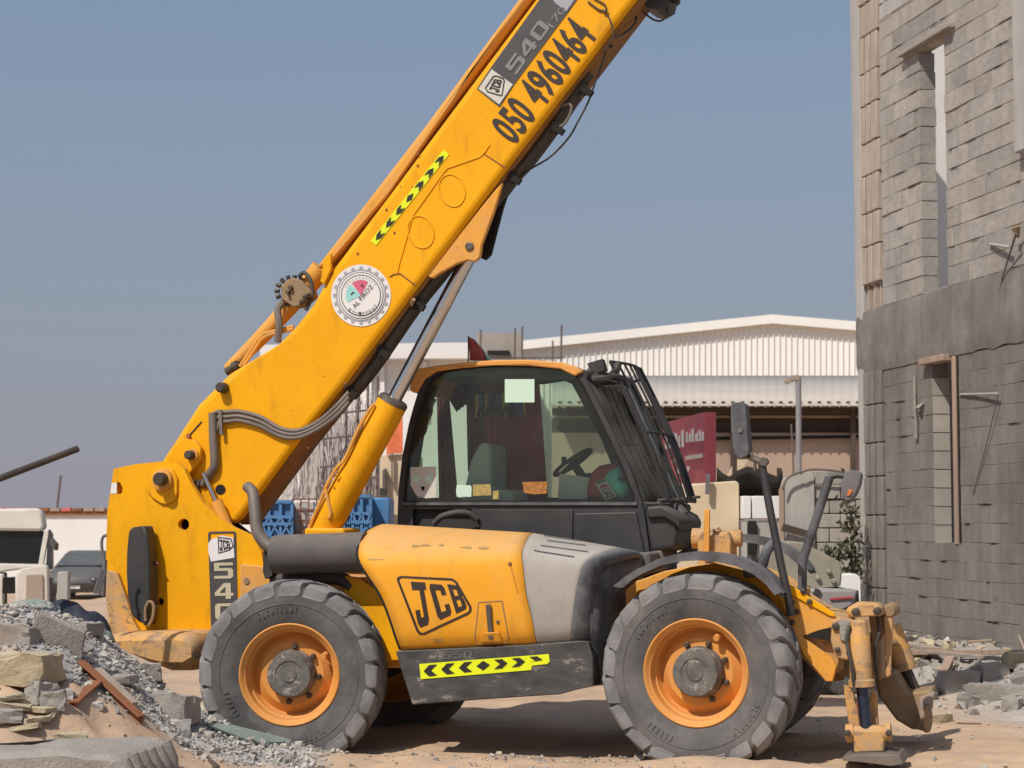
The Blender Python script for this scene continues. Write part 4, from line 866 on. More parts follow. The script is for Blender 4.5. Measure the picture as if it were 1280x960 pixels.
# ---- wheels (built once about their own centre, axis along y, outer face at -y)
def wheel_meshes():
    tw, RO = .20, .665
    ty = MB()
    prof = [(-.165, .362), (-.185, .40), (-.198, .46), (-.203, .52), (-.200, .575), (-.188, .612), (-.15, .632), (0, .642), (.15, .632), (.188, .612), (.2, .575), (.203, .52), (.198, .46), (.185, .40), (.165, .362)]
    ty.lathe((0, 0, 0), (0, 1, 0), prof, 72)
    for q in (.50,):
        ty.lathe((0, 0, 0), (0, 1, 0), [(-.2035 if q > .45 else -.1945, q - .004), (-.2065 if q > .45 else -.1975, q), (-.2035 if q > .45 else -.1955, q + .006)], 64)
    def P(a, y, r_): return V((r_ * math.sin(a), y, r_ * math.cos(a)))
    nl = 20; wr = random.Random(2)
    for k in range(nl):
        for side in (-1, 1):
            a0 = 2 * math.pi * (k + (.5 if side > 0 else 0)) / nl; w0 = wr.uniform(.124, .138); dr = wr.uniform(-.004, .004)
            st = [(.2020, .555, .562, -.055, w0 * .82), (.2055, .565, .596, -.035, w0 * .97), (.200, .585, .636, -.012, w0), (.176, .60, .656, .012, w0 * .95), (.10, .60, .668, .12, .098), (.02, .60, .672, .25, .076), (-.02, .60, .668, .31, .062)]
            vs_ = []
            for y, ri, ro_, da, hw in st:
                y *= side; ro_ += dr
                vs_ += [P(a0 + da - hw * 1.06, y, ri), P(a0 + da + hw * 1.06, y, ri), P(a0 + da + hw * wr.uniform(.86, .95), y, ro_ + wr.uniform(-.004, .003)), P(a0 + da - hw * wr.uniform(.86, .95), y, ro_ + wr.uniform(-.004, .003))]
            fs = [(0, 1, 2, 3)] + [(i * 4 + j, i * 4 + (j + 1) % 4, i * 4 + 4 + (j + 1) % 4, i * 4 + 4 + j) for i in range(6) for j in range(4)] + [(24, 25, 26, 27)]
            ty.add(vs_, fs, 1)
    for a0, n_l in ((-1.15, 9), (1.9, 8), (3.4, 6)):                 # worn moulded marks on the sidewall
        for k in range(n_l):
            a = a0 + k * .075
            for q0, q1, da in ((.445, .485, 0), (.445 if wr.random() < .5 else .478, .452 if wr.random() < .5 else .485, .022)):
                p_ = [P(a + da + x, -.1985 - (q - .44) * .06, q) for x, q in ((-.009, q0), (.012, q0), (.012, q1), (-.009, q1))]; ty.prism(p_, (0, -.0045, 0))
    rim = MB()
    rim.lathe((0, 0, 0), (0, 1, 0), [(-.150, .366), (-.172, .364), (-.178, .356), (-.172, .346), (-.155, .338), (-.145, .322), (-.085, .312), (-.080, .300), (-.025, .292), (-.005, .280)], 64)
    rim.lathe((0, 0, 0), (0, 1, 0), [(-.005, .285), (-.02, .270), (-.045, .236), (-.055, .225), (-.055, .10)], 56)
    rim.lathe((0, 0, 0), (0, 1, 0), [(.165, .366), (.05, .30), (.0, .285)], 48)
    bolts = []
    for k in range(8):
        a = 2 * math.pi * (k + .3) / 8
        if k in (4, 5, 6): continue
        c = P(a, -.052, .197); bolt = MB(); bolts.append(bolt); bolt.lathe(c, (0, -1, 0), [(0, .021), (.025, .021), (.028, .016), (.045, .013)], 8, 0, False, True)
    valve = MB(); valve.tube([P(.42, -.08, .285), P(.42, -.135, .268)], [.026, .022], 10)
    hub = MB(); hub.lathe((0, 0, 0), (0, 1, 0), [(-.05, .175), (-.10, .168), (-.165, .160), (-.182, .150), (-.185, .10), (-.178, .095), (-.178, .055), (-.186, .05), (-.186, .0)], 40)
    axle = MB(); axle.cyl((0, -.02, 0), (0, .5, 0), .14, 20)
    return ty, rim, bolts, valve, hub, axle
def make_wheel():
    ty, rim, bolt, valve, hub, axle = wheel_meshes()
    w_ = rim.build('wheel', 'rim', th)
    ty.build('tyre', ['tyre', 'tread'], w_, angle=50, bevel=.010); [q.build('wheel_bolt', 'pin', w_) for q in bolt]; valve.build('valve_stem', 'rim', w_)
    hub.build('hub', 'hub', w_); axle.build('axle_stub', 'black', w_)
    return w_
def copy_tree(o, parent):
    c_ = o.copy(); C.objects.link(c_); c_.parent = parent
    for ch in o.children: copy_tree(ch, c_)
    return c_
WF = mp(869.4, 841.4, .03); WR_ = mp(361.5, 843.5, .03)
def put(w_, c, steer, roll, far=False):
    rot = Matrix.Rotation(steer, 4, 'Z') @ Matrix.Rotation(math.pi if far else 0, 4, 'Z') @ Matrix.Rotation(roll, 4, 'Y')
    ax = rot.to_3x3() @ V((0, 1, 0)); w_.location = V(c) + (V((0, 0, 0)) if far else ax * .17); w_.rotation_euler = rot.to_euler()
w1 = make_wheel(); put(w1, WF, R(-5), .1); w1['label'] = 'front near wheel turned slightly'
w2 = copy_tree(w1, th); put(w2, WR_, R(11), .65); w2['label'] = 'rear near wheel'
w3 = copy_tree(w1, th); put(w3, (WF.x - .03, 2.14, WF.z), R(-5), .4, True); w3['label'] = 'front far wheel in shade'
w4 = copy_tree(w1, th); put(w4, (WR_.x + .05, 2.14, WR_.z), R(11), .9, True); w4['label'] = 'rear far wheel in shade'

# ---- chassis, axles
mb = MB(); mb.cyl((WF.x, .3, WF.z), (WF.x, 2.0, WF.z), .13); mb.box((WF.x, 1.17, WF.z), (.42, .5, .42)); mb.build('front_axle', 'black', th, bevel=.03)
mb = MB(); mb.cyl((WR_.x, .3, WR_.z), (WR_.x, 2.0, WR_.z), .13); mb.box((WR_.x, 1.17, WR_.z), (.42, .5, .42)); mb.build('rear_axle', 'black', th, bevel=.03)
ch = plate([(300, 705), (440, 722), (500, 720), (500, 745), (640, 760), (800, 725), (830, 714), (870, 706), (905, 706), (950, 722), (985, 742), (985, 800), (960, 830), (770, 835), (490, 835), (300, 835)], .52, 1.75, 'chassis', 'yellow_dusty')
plate([(430, 720), (446, 722), (478, 742), (500, 790), (503, 826), (430, 826)], .46, .515, 'inner_guard', 'yellow', ch)
# front side plate, visible as an arc above the front tyre
plate([(783, 790), (790, 752), (797, 738), (816, 734), (838, 718), (862, 709), (893, 704), (925, 712), (954, 726), (975, 735), (990, 745), (988, 770), (940, 745), (880, 728), (820, 745), (795, 800)], .40, .46, 'arch_plate', 'yellow', ch)
ff = plate([(962, 728), (975, 726), (990, 733), (1042, 768), (1046, 775), (1043, 790), (1030, 800), (1006, 794), (1003, 796), (1040, 822), (1046, 832), (1041, 852), (1032, 852), (1004, 818), (994, 796), (985, 770)], .36, .40, 'nose_plate', 'yellow_dusty', bevel=.006)
plate([(975, 727), (990, 732), (1043, 766), (1044, 771), (1036, 770), (985, 742)], .345, .358, 'rib', 'yellow', ff)
plate([(1000, 765), (1050, 775), (1048, 840), (1030, 850), (1000, 820)], .42, 1.6, 'front_frame', 'yellow_worn')
mb = MB(); [mb.lathe(mp(x, y, .345), (0, -1, 0), [(-.01, .02), (.012, .02), (.016, .014)], 8, 0, False, True) for x, y in ((990, 753), (996, 765), (990, 778), (1012, 752), (1004, 739))]; mb.build('plate_bolts', 'pin', ff, kind='stuff')
# far side of the nose (seen past the near one)
plate([(985, 725), (1055, 768), (1055, 850), (1040, 852), (1000, 800)], 1.62, 1.68, 'far_nose_plate', 'yellow_worn')

# ---- fenders
def fender(upper, lower, v0, v1, lipd):
    f = MB(); f.prism(face(upper, v0) + face(lower[::-1], v0), (0, lipd, 0))
    A = [mp(x, y + 3, v0 + lipd) for x, y in upper]; f.sheet([[p + V((0, k * (v1 - v0 - lipd) / 4, .012 * math.sin(k / 4 * 3.14))) for p in A] for k in range(5)])
    f.sheet([[p + V((0, k * (v1 - v0 - lipd) / 4, -.02)) for p in A] for k in range(5)])
    return f.build('fender', 'black_dusty', th, angle=50)
up_ = [(766, 733), (782, 720), (797, 711), (822, 699), (847, 692), (872, 689), (897, 690), (920, 695), (945, 706), (965, 722), (978, 740)]
lo_ = [(778, 735), (790, 724.5), (803, 717), (827, 706.5), (852, 701.5), (873, 700.5), (897, 702.5), (920, 708), (942, 718), (958, 731), (968, 744)]
f1 = fender(up_, lo_, -.02, .42, .035); f1['label'] = 'near front mudguard, dusty black strip'
D = V((0, 1.93, 0)); f2 = f1.copy(); C.objects.link(f2); f2.parent = th; f2.location = D + V((-.06, 0, .11)); f2['label'] = 'far front mudguard'
pipe([(930, 716, .3), (950, 712, .3), (958, 690, .3), (966, 680, .5)], .035, 'fender_bracket', 'black_dusty', f1)

# ---- rear tower: two big side plates carry the boom pivot
TP = [(142, 586), (170, 580), (200, 577), (221, 578), (230, 586), (240, 607), (254, 629), (272, 646), (291, 659), (316, 670), (327, 690), (331, 720), (336, 800), (300, 830), (240, 800), (190, 792), (172, 790), (163, 768), (152, 742), (141, 722), (132, 712), (134, 640)]
tw_ = MB().prism(face(TP, .58), (0, .06, 0), [face(circ(229.5, 655.5, 7, 16, 1.05), .58), face(circ(200, 752, 5, 14), .58), face([(146, 602), (150, 603), (153, 609), (153, 615), (150, 618), (146, 617)], .58)]).build('tower_plate', 'yellow', th, smooth=False)
plate(TP, 1.36, 1.42, 'far_tower_plate', 'yellow', bevel=.01)
plate([(142, 700), (150, 600), (160, 600), (160, 780), (320, 800), (325, 715), (330, 715), (336, 820), (150, 800)], .66, 1.34, 'tower_web', 'yellow', bevel=.01)
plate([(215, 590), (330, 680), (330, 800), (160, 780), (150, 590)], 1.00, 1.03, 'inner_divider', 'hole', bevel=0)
mb = MB(); mb.prism(face([(179, 607), (187, 596), (196, 586), (207, 583), (216, 587), (221, 597), (221, 616), (218, 625), (210, 630), (200, 629), (190, 622), (183, 614)], .555), (0, .024, 0)); mb.build('pivot_boss', 'yellow', tw_, bevel=.006)
mb = MB(); c = mp(204, 600, .553); mb.lathe(c, (0, -1, 0), [(0, .085), (.035, .08), (.04, .066)], 24, 0, False, True); mb.build('pivot_collar', 'yellow_dusty', tw_)
mb = MB(); mb.lathe(mp(203, 599, .51), (0, -1, 0), [(-.01, .05), (.06, .05), (.075, .042)], 20, 0, False, True); mb.build('pivot_pin', 'pin', tw_)
mb = MB(); mb.flat(face([(139.5, 604), (146, 603), (146, 617), (138, 617)], .576)); mb.build('reflector_sticker', 'whitesticker', tw_)
# rear lamp guard (black upright pod) and bits beside it
lg = MB(); prof_ = [(161, 663), (165, 659), (179, 657), (183, 660), (184, 668)]; Lx = [(160, 668), (158, 690), (157.5, 715), (159, 745), (164, 768), (172, 777)]; Rx = [(184, 668), (186, 690), (187, 715), (187, 745), (186, 772), (185, 781)]
lg.prism(face([(161, 663), (165, 659), (181, 657)] + [(184, 668), (186, 690), (187, 715), (187, 745), (186, 772), (184, 782), (172, 777)] + [(164, 768), (159, 745), (157.5, 715), (158, 690), (160, 668)], .40), (0, .14, 0)); lg = lg.build('lamp_guard', 'black', th, bevel=.04, seg=3)
plate([(179, 660), (186, 664), (189, 700), (189, 745), (187, 780), (179, 782)], .48, .575, 'lamp_bracket', 'black_dusty', lg)
mb = MB(); mb.tube([mp(187, 703, .53), mp(193, 702, .50), mp(197, 706, .48), mp(194, 700, .52)], .012, 6); mb.rock(mp(195, 705, .5), .022, 0, 8); mb.build('torn_cable', 'rust', lg, kind='stuff')
mb = MB(); mb.tube([mp(182, 776, .39), mp(182, 760, .38), mp(187, 752, .38), mp(192, 757, .38), mp(191, 772, .38), mp(186, 782, .39)], .012, 8, 0, 5); mb.tube([mp(190, 762, .5), mp(198, 756, .52)], .012, 6); mb.build('hook', 'rust_tan', lg)
plate([(133, 712), (146, 716), (158, 748), (166, 775), (174, 789), (138, 796), (131, 740)], .535, .575, 'rear_cheek', 'yellow_worn')
# counterweight: a rounded casting sticking out below
mb = MB(); rows = []
for v, sx, sz in ((.16, .93, .55), (.20, .98, .85), (.28, 1, 1), (.6, 1, 1), (1.9, 1, 1), (2.0, .97, .8)):
    r_ = []; top = [(123, 799), (137, 793), (160, 790), (200, 789), (235, 789), (247, 793), (252, 806), (252, 826), (240, 838), (215, 838), (195, 830), (160, 812), (127, 804), (123, 799)]
    cx_, cy_ = 195, 812
    for x, y in top:
        p = mp(cx_ + (x - cx_) * sx, cy_ + (y - cy_) * sz, .28); r_.append(V((p.x, v, p.z)))
    rows.append(r_)
mb.sheet(rows); mb.add(rows[0], [tuple(range(len(rows[0]) - 1))]); mb.build('counterweight', 'yellow_worn', th, angle=50)
plate([(252, 800), (330, 800), (330, 850), (300, 850), (252, 838)], .35, 1.8, 'rear_frame', 'black')

# ---- exhaust pipe and black tank beside the bonnet
pipe([(309, 608, .50), (316, 616, .46), (319, 640, .42), (322, 664, .40), (333, 680, .40), (345, 686, .40)], [.042, .05], 'exhaust_pipe', 'grey_pipe')
mb = MB(); a = mp(341, 693, .34); b = mp(458, 690, .34); mb.lathe(a, b - a, [(0, .02), (.0, .10), (.015, .135), (.04, .142), ((b - a).length, .145)], 32, 0, True, True); mb.build('air_tank', 'tank', th)
mb = MB(); mb.prism(face([(329, 688), (340, 688), (341, 720), (331, 724), (328, 715)], .42), (0, .1, 0)); mb.build('tank_bracket', 'black', th, bevel=.008)
mb = MB(); mb.lathe(mp(312, 726, .572), (0, -1, 0), [(0, .045), (.03, .042), (.035, .028), (.06, .024)], 14, 0, False, True); mb.build('grease_fitting', 'rust_tan', tw_)
plate([(308, 710.5), (318, 710.5), (318, 713.5), (308, 713.5)], .572, .579, 'small_plate', 'creamprint', tw_, bevel=0)
pipe([(340, 725, .50), (420, 722, .5), (440, 735, .5)], .05, 'hose', 'hose')

# ---- bonnet: lofted skin
def loft(rows, nu, name, m, parent=th, ends=False, sub=3, solid=0.02):
    # rows: list of (v, (px,py) left, (px,py) right); smooth both ways
    A = catmull([mp(l[0], l[1], v) for v, l, r_ in rows], sub); B_ = catmull([mp(r_[0], r_[1], v) for v, l, r_ in rows], sub)
    mb = MB(); g = [[a.lerp(b, i / nu) for i in range(nu + 1)] for a, b in zip(A, B_)]
    mb.sheet(g); return mb.build(name, m, parent, solid=solid, angle=60)
hood = [(.14, (502, 811), (671, 804)), (.09, (496, 795), (668, 792)), (.07, (487, 768), (664, 770)), (.065, (476, 742), (658, 745)), (.07, (458, 715), (654, 712)),
        (.10, (449, 698), (652, 693)), (.20, (450, 682), (655, 682)), (.38, (457, 667), (660, 672)), (.60, (474, 658), (665, 668)), (.90, (482, 656.5), (668, 668))]
bn = loft(hood, 14, 'bonnet', 'yellow_hood')
MB().tube(catmull([mp(l[0] - 1, l[1], v + .02) for v, l, r_ in hood], 3), .016, 6).build('bonnet_edge', 'hole', bn)
plate([(478, 725), (700, 718), (722, 740), (715, 795), (515, 802), (495, 775)], .22, .85, 'engine_block', 'hole', bn, bevel=.03)
# grey dusty cowl with rounded black rim
cow = [(.14, (672, 804.5), (716, 801)), (.09, (669, 792), (717, 788)), (.07, (665, 770), (719, 765)), (.065, (659, 745), (723, 737)), (.07, (655, 712), (729, 712)),
       (.10, (653, 693), (737, 700)), (.20, (656, 682), (752, 693)), (.38, (661, 672.5), (768, 688)), (.60, (666, 668.5), (780, 687)), (.90, (669, 668.5), (787, 689))]
cw = loft(cow, 10, 'cowl', 'cowl')
rim_rows = []
A = catmull([mp(r_[0], r_[1], v) for v, l, r_ in cow], 3)
def rimrow(du, dv, k): 
    out = []
    for p in A:
        t = max(0, min(1, (p.z - A[0].z) / (A[-1].z - A[0].z))); out.append(p + V((du * (1 - .35 * t), dv, -k * t)))
    return out
MB().sheet([rimrow(-.012, -.012, 0), rimrow(.02, -.012, 0), rimrow(.085, .02, .008), rimrow(.115, .07, .03), rimrow(.115, .12, .06)]).build('cowl_rim', 'black_dusty', cw, solid=.012, angle=60)
VENTS = [((680, 672), (722, 678)), ((684, 678), (732, 684)), ((676, 684), (735, 692)), ((668, 690), (718, 698))]
# dark wheel-arch wall of the engine pod, facing the front wheel
FRP = [(.20, (735, 792)), (.25, (745, 860)), (.95, (790, 700)), (.95, (770, 840))]
mb = MB(); mb.prism([mp(737, 715, .13), mp(724, 800, .13), mp(742, 802, .20), mp(746, 859, .20), mp(730, 862, .2), mp(700, 790, .13)], (0, .02, 0))
a0 = mp(730, 712, .13).x + .02; z_top = mp(770, 692, .4).z
prof = []
for k in range(9):
    t = k / 8; v = .12 + .8 * t; bul = .20 * (1 - (1 - t) ** 2.2); prof.append((a0 - .02 + bul + .03, v))
rows = []
for j in range(9):
    s_ = j / 8; z = z_top - .03 - s_ * (z_top - .03 - mp(745, 858, .2).z); r_ = []
    for (u, v) in prof:
        zz = min(z, mp(740, 700, .10).z + .28 * (v - .1)) if j == 0 else z
        r_.append(V((u + .03 * math.sin(s_ * 3.0) - .04 * s_, v + .05 * (s_ > .55), zz)))
    rows.append(r_)
MB().sheet(rows).build('arch_liner', 'black_dusty', th, solid=.015, angle=60)
# black lower skirt with its print
sk = plate([(494, 814), (660, 806), (722, 801), (735, 802), (741, 820), (742, 858), (722, 862), (700, 868), (610, 874), (515, 881), (511, 868)], .10, .80, 'skirt', 'scratched', bevel=.03, seg=3)
# print on bonnet and skirt
def bv(k=0): return .053 - k * .004
mb = MB(); Q = [(526, 794), (590, 762), (570, 722), (497, 721)]
def jq(x, y, v): 
    z = (y - 720) / 75; return mp(x, y, v)
from mathutils.bvhtree import BVHTree
def skin(o, gap):
    bv_ = BVHTree.FromPolygons([v_.co.copy() for v_ in o.data.vertices], [tuple(p.vertices) for p in o.data.polygons])
    def f(x, y):
        d = (MI.to_3x3() @ ray(x, y)).normalized(); h = bv_.ray_cast(MC, d)
        if h[0] is None: return mp(x, y, .06)
        n = h[1] if h[1].dot(d) < 0 else -h[1]
        return h[0] + n * gap
    return f
onb = skin(bn, .0135); onc = skin(cw, .013)
vm = MB()
for a, b in VENTS: vm.tube([onc(a[0] + (b[0] - a[0]) * t / 6, a[1] + (b[1] - a[1]) * t / 6) for t in range(7)], .006, 6)
vm.build('vent_ribs', 'black_dusty', cw, kind='stuff')
def dens(P_, st=3.0):
    out = []
    for a, b in zip(P_, P_[1:] + P_[:1]):
        a, b = V((*a, 0)), V((*b, 0)); n = max(1, int((b - a).length / st)); out += [tuple(a.lerp(b, i / n))[:2] for i in range(n)]
    return out
O_ = [(502, 720), (566, 723), (572, 727), (590, 758), (590, 764), (586, 768), (531, 793), (525, 793), (521, 788), (497, 726), (497, 722)]
I_ = [(503.5, 722.5), (565, 725.5), (569.5, 728.5), (587, 759), (587, 763), (584, 765.5), (530, 790.5), (527, 790.5), (524, 787), (500, 726), (500.5, 723.5)]
mb.flat([onb(*p) for p in dens(O_)], [[onb(*p) for p in dens(I_)]])
glyphs(mb, 'J', quadmap([(524, 785), (541.5, 778), (533, 728), (513, 727)], onb)); glyphs(mb, 'C', quadmap([(549, 775.5), (566, 767.5), (555, 731), (536, 729.5)], onb)); glyphs(mb, 'B', quadmap([(571, 767), (585, 760), (574, 732), (559.5, 730)], onb))
mb.build('bonnet_emblem', 'brownprint', bn)
mb = MB(); mb.flat([onb(*p) for p in dens(list(((599, 753), (628, 751), (636, 795), (633, 802), (597, 803), (594, 798))))]); mb.build('latch_recess', 'yellow_hood', bn)
onl = skin(bn, .035); mb = MB(); mb.bar(onl(612.0, 755), onl(615.5, 796), .034, .022, 0, (0, 1, 0)); mb.lathe(onb(623, 777), (0, -1, 0), [(0, .014), (.008, .014)], 8, 0, False, True); mb.build('latch', 'steel', bn, bevel=.004)
MB().tube([onb(x, y) for x, y in dens([(599, 753), (628, 751), (636, 795), (633, 802), (597, 803), (594, 798)])] + [onb(599, 753)], .004, 5).build('latch_rim', 'rust_tan', bn)
MB().prism([onb(602, 801), onb(629, 800), onb(625, 789), (onb(606, 790))], (0, -.03, 0)).build('latch_base', 'yellow_hood', bn, bevel=.006)
mb = MB(); mb.lathe(onb(638, 705), (0, -1, 0), [(-.005, .014), (.006, .012)], 8, 0, False, True); mb.tube([onb(638, 706), onb(643, 722), onb(648, 742)], .002, 4); mb.build('scratch_mark', 'rust', bn)
mb = MB(); V0 = .094
strip = [(524, 830), (686, 817.5), (687, 827), (684, 830), (665, 832), (664, 837.5), (526, 849)]
mb.flat(face(strip, V0), m=0)
def sq(x, t): # along strip x in 0..1, t across 0..1
    x0 = 524 + 163 * x; yb = 849 - 18.5 * x; yt_ = 830 - 12.5 * x; return mp(x0, yb + (yt_ - yb) * t, V0 - .004)
for k in range(7):
    c = .085 + k * .135; w_ = .052
    if k == 3: P_ = [(c - w_, .5), (c, .12), (c + w_, .5), (c, .88)]
    else:
        s_ = -1 if k < 3 else 1
        P_ = [(c + s_ * w_, .5), (c + s_ * .01, .12), (c - s_ * w_, .12), (c - s_ * .005, .5), (c - s_ * w_, .88), (c + s_ * .01, .88)]
    if k == 6: P_ = [(x, max(t, .45)) for x, t in P_]
    mb.flat([sq(*p) for p in P_], m=1)
mb.build('hazard_strip', ['hivis', 'blackpaint'], sk)
mb = MB(); glyphs(mb, '1550', quadmap([(540, 825), (590, 822), (590, 813), (540, 815.5)], .096), gap=.25); mb.build('faded_number', 'fadedprint', sk)

# ---- boom
yb0 = mp(297, 655, .78)
BT = [(757, -120), (667, 0), (560, 143), (412, 340), (390, 380), (367, 409), (345, 431), (312, 451), (284, 468), (272, 480), (247, 505), (212, 559), (196, 583), (196, 625), (240, 650), (297, 655), (372, 552), (430, 480), (520, 360), (632, 212), (720, 97), (785, 12), (886, -120)]
bo = MB().prism(face(BT, .76), (0, .44, 0)).build('boom', 'yellow', th, bevel=.055, seg=4)
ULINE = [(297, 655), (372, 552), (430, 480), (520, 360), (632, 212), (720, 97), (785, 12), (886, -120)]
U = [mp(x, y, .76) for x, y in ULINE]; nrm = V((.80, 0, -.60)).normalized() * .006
MB().sheet([[p + nrm + V((0, d, 0)) for p in U] for d in (.045, .40)]).build('underside_shade_liner', 'yellow_grimy_shade', bo, solid=.004)  # added liner, its dark colour part grime, part painted shade
for cx_, cy_ in ((565, 238), (526, 290)):
    el = [(cx_ + 16.5 * math.cos(a) * .95 + 5 * math.sin(a), cy_ + 20 * math.sin(a) - 3 * math.cos(a)) for a in [i * .2618 for i in range(25)]]
    MB().tube([mp(x, y, .759) for x, y in el], .0075, 6).build('plug_weld', 'yellow', bo)
mb = MB(); mb.prism(face(circ(275.5, 612, 6.5, 16), .757), (0, .02, 0)); mb.build('bore', 'hole', bo)
# raised doubler outline and weld seams
def weld(pts, name='weld_seam', m='yellow', r_=.006): return MB().tube([mp(x, y, .757) for x, y in pts], r_, 6).build(name, m, bo)
weld([(497, 340), (499, 330), (512, 285), (516, 270), (555, 215), (560, 210), (600, 196), (606, 190), (612, 181)]); weld([(606, 190), (606, 193), (632, 210)], m='rust', r_=.004)
weld([(487, 346), (492, 343), (500, 342), (520, 357)], m='rust', r_=.005)
weld([(236, 545), (252, 527)], m='pin', r_=.006)
MB().box(mp(236, 545, .752), (.03, .02, .03)).build('stop_block', 'rust', bo)
mb = MB()
for x, y in ((523, 193), (522, 207), (483, 262), (500, 265), (493, 291), (447, 317), (385, 560)): mb.lathe(mp(x, y, .758), (0, -1, 0), [(0, .010), (.006, .007)], 7, 0, False, True)
mb.build('chip_marks', 'rust', bo, kind='stuff')
# duct along the top with shaded web below it
plate([(392, 336), (530, 157), (645, 1), (735, -120), (752, -120), (657, 5), (552, 146), (482, 247), (408, 333)], .765, 1.19, 'top_duct', 'yellow_dusty', bo, bevel=.045, seg=3)
plate([(400, 338), (740, -118), (765, -112), (660, 22), (415, 352)], .90, 1.05, 'duct_web', 'yellow', bo, bevel=0)
plate([(405, 322), (413, 316), (414, 336), (405, 356), (400, 352)], .74, .78, 'duct_end_plate', 'yellow', bo)
mb = MB(); mb.tube([mp(286, 462, .95), mp(330, 418, .95), mp(378, 365, .95), mp(402, 336, .95)], [.05, .085], 20, 0, 4); mb.build('extension_ram', 'yellow_dusty', bo)
mb = MB()
for d in (0, 5): mb.tube([mp(300 + d, 458 - d * .2, .84), mp(322 + d, 425 - d * .2, .84), mp(331 + d, 417 + d * .3, .84), mp(350, 412 + d * .7, .84), mp(367, 408 + d * .6, .84)], .014, 8)
mb.build('ram_pipes', 'yellow_dusty', bo, kind='stuff')
mb = MB(); mb.cyl(mp(283, 465, .86), mp(300, 456, .86), .032); mb.cyl(mp(292, 460, .86), mp(298, 457, .86), .045); mb.build('pipe_union', 'pin', bo, kind='stuff')
mb = MB(); mb.lathe(mp(280, 485, .755), (0, -1, 0), [(0, .042), (.07, .040), (.08, .03)], 16, 0, False, True); mb.build('boom_pin', 'pin', bo)
# valve block perched on the ram
vb = MB(); cxv, cyv = 366, 364
vb.prism(face([(350, 358), (358, 350), (366, 347), (374, 349), (388, 362), (390, 370), (375, 382), (366, 384), (352, 374)], .80), (0, .14, 0))
vb = vb.build('valve_block', 'rust_tan', bo, bevel=.012)
mb = MB(); r5 = random.Random(4)
for k in range(9):
    a = 1.9 + k * .42; p = mp(366 + 17 * math.cos(a), 364 + 15 * math.sin(a), .86); q = mp(366 + 22 * math.cos(a), 364 + 20 * math.sin(a), .86); mb.tube([p, q], .018, 7)
mb.lathe(mp(364, 360, .80), (0, -1, 0), [(0, .02), (.03, .018)], 8, 0, False, True); mb.lathe(mp(361, 366, .80), (0, -1, 0), [(0, .016), (.04, .014)], 8, 0, False, True)
for x, y in ((380, 372), (376, 378)): mb.tube([mp(x, y, .79), mp(x + 7, y - 3, .77)], .02, 8)
mb.build('valve_fittings', 'pin', vb, kind='stuff')
MB().tube([mp(373, 346, .84), mp(380, 341, .84), mp(388, 350, .83), mp(390, 370, .82), mp(382, 388, .80)], .016, 8, 0, 5).build('valve_hose', 'hose', vb)
MB().tube([mp(353, 378, .84), mp(347, 388, .80), mp(349, 405, .78), mp(347, 428, .80)], .028, 8, 0, 5).build('valve_pipe', 'grey_pipe', vb)
# steel pipes clipped to the boom's flank
for k in range(3):
    o_ = k * 6.0
    MB().tube([mp(268 + o_ * .2, 560 - k * 12, .735), mp(266.5 + o_ * .45, 524 + o_, .735), mp(270 + o_ * .4, 515.5 + o_, .735), mp(284, 515 + o_, .735), mp(300, 514.5 + o_ * .95, .735), mp(325, 521 + o_, .735), mp(350, 535 + o_ * .85, .735), mp(372, 538 + o_ * .75, .735), mp(396, 528 + o_ * .75, .735), mp(420, 508 + o_, .735), mp(436, 490 + o_, .76)], .016, 8, 0, 5).build('flank_pipe', 'grey_pipe', bo)
MB().tube([mp(266, 516, .725), mp(266.5, 545, .725), mp(268, 580, .725), mp(262, 592, .74), mp(254, 606, .76)], .034, 10, 0, 5).build('down_pipe', 'grey_pipe', bo)
MB().bar(mp(275, 512, .715), mp(277, 544, .715), .03, .02, 0, (0, 1, 0)).build('pipe_clamp', 'grey_pipe', bo, bevel=.004)
# ear with its pin, small tilt ram
mb = MB(); mb.prism(face([(215, 560), (226, 548), (243, 550), (251, 560), (250, 574), (238, 592), (222, 594), (212, 585)], .70), (0, .05, 0)); er = mb.build('ram_ear', 'yellow', bo, bevel=.01)
mb = MB(); mb.lathe(mp(241, 569, .698), (0, -1, 0), [(0, .05), (.02, .048)], 18, 0, False, True); mb.build('ear_collar', 'yellow_dusty', er)
mb = MB(); mb.lathe(mp(240, 569, .69), (0, -1, 0), [(0, .036), (.07, .034), (.08, .026)], 16, 0, False, True); mb.build('ear_pin', 'pin', er)
mb = MB(); a = mp(254, 592, .69); b = mp(271, 630, .69); mb.tube([a, b], .018, 12); mb.build('tilt_rod', 'chrome', th)
mb = MB(); mb.tube([mp(270, 627, .69), mp(290, 676, .69)], .05, 14); mb.build('tilt_cylinder', 'yellow_dusty', th)
for d in (0, 7): pipe([(250 - d, 600, .74), (245 - d, 618, .74), (252 - d, 632, .74), (262 - d, 640, .74)], .018, 'tilt_hose', 'hose')
# inner stage beyond the top of the picture
plate([(765, -110), (895, -285), (1010, -285), (878, -110)], .82, 1.14, 'inner_boom', 'yellow', bo, bevel=.03)
plate([(750, -118), (762, -134), (897, -134), (888, -118)], .73, 1.23, 'boom_collar', 'yellow', bo, bevel=.01)
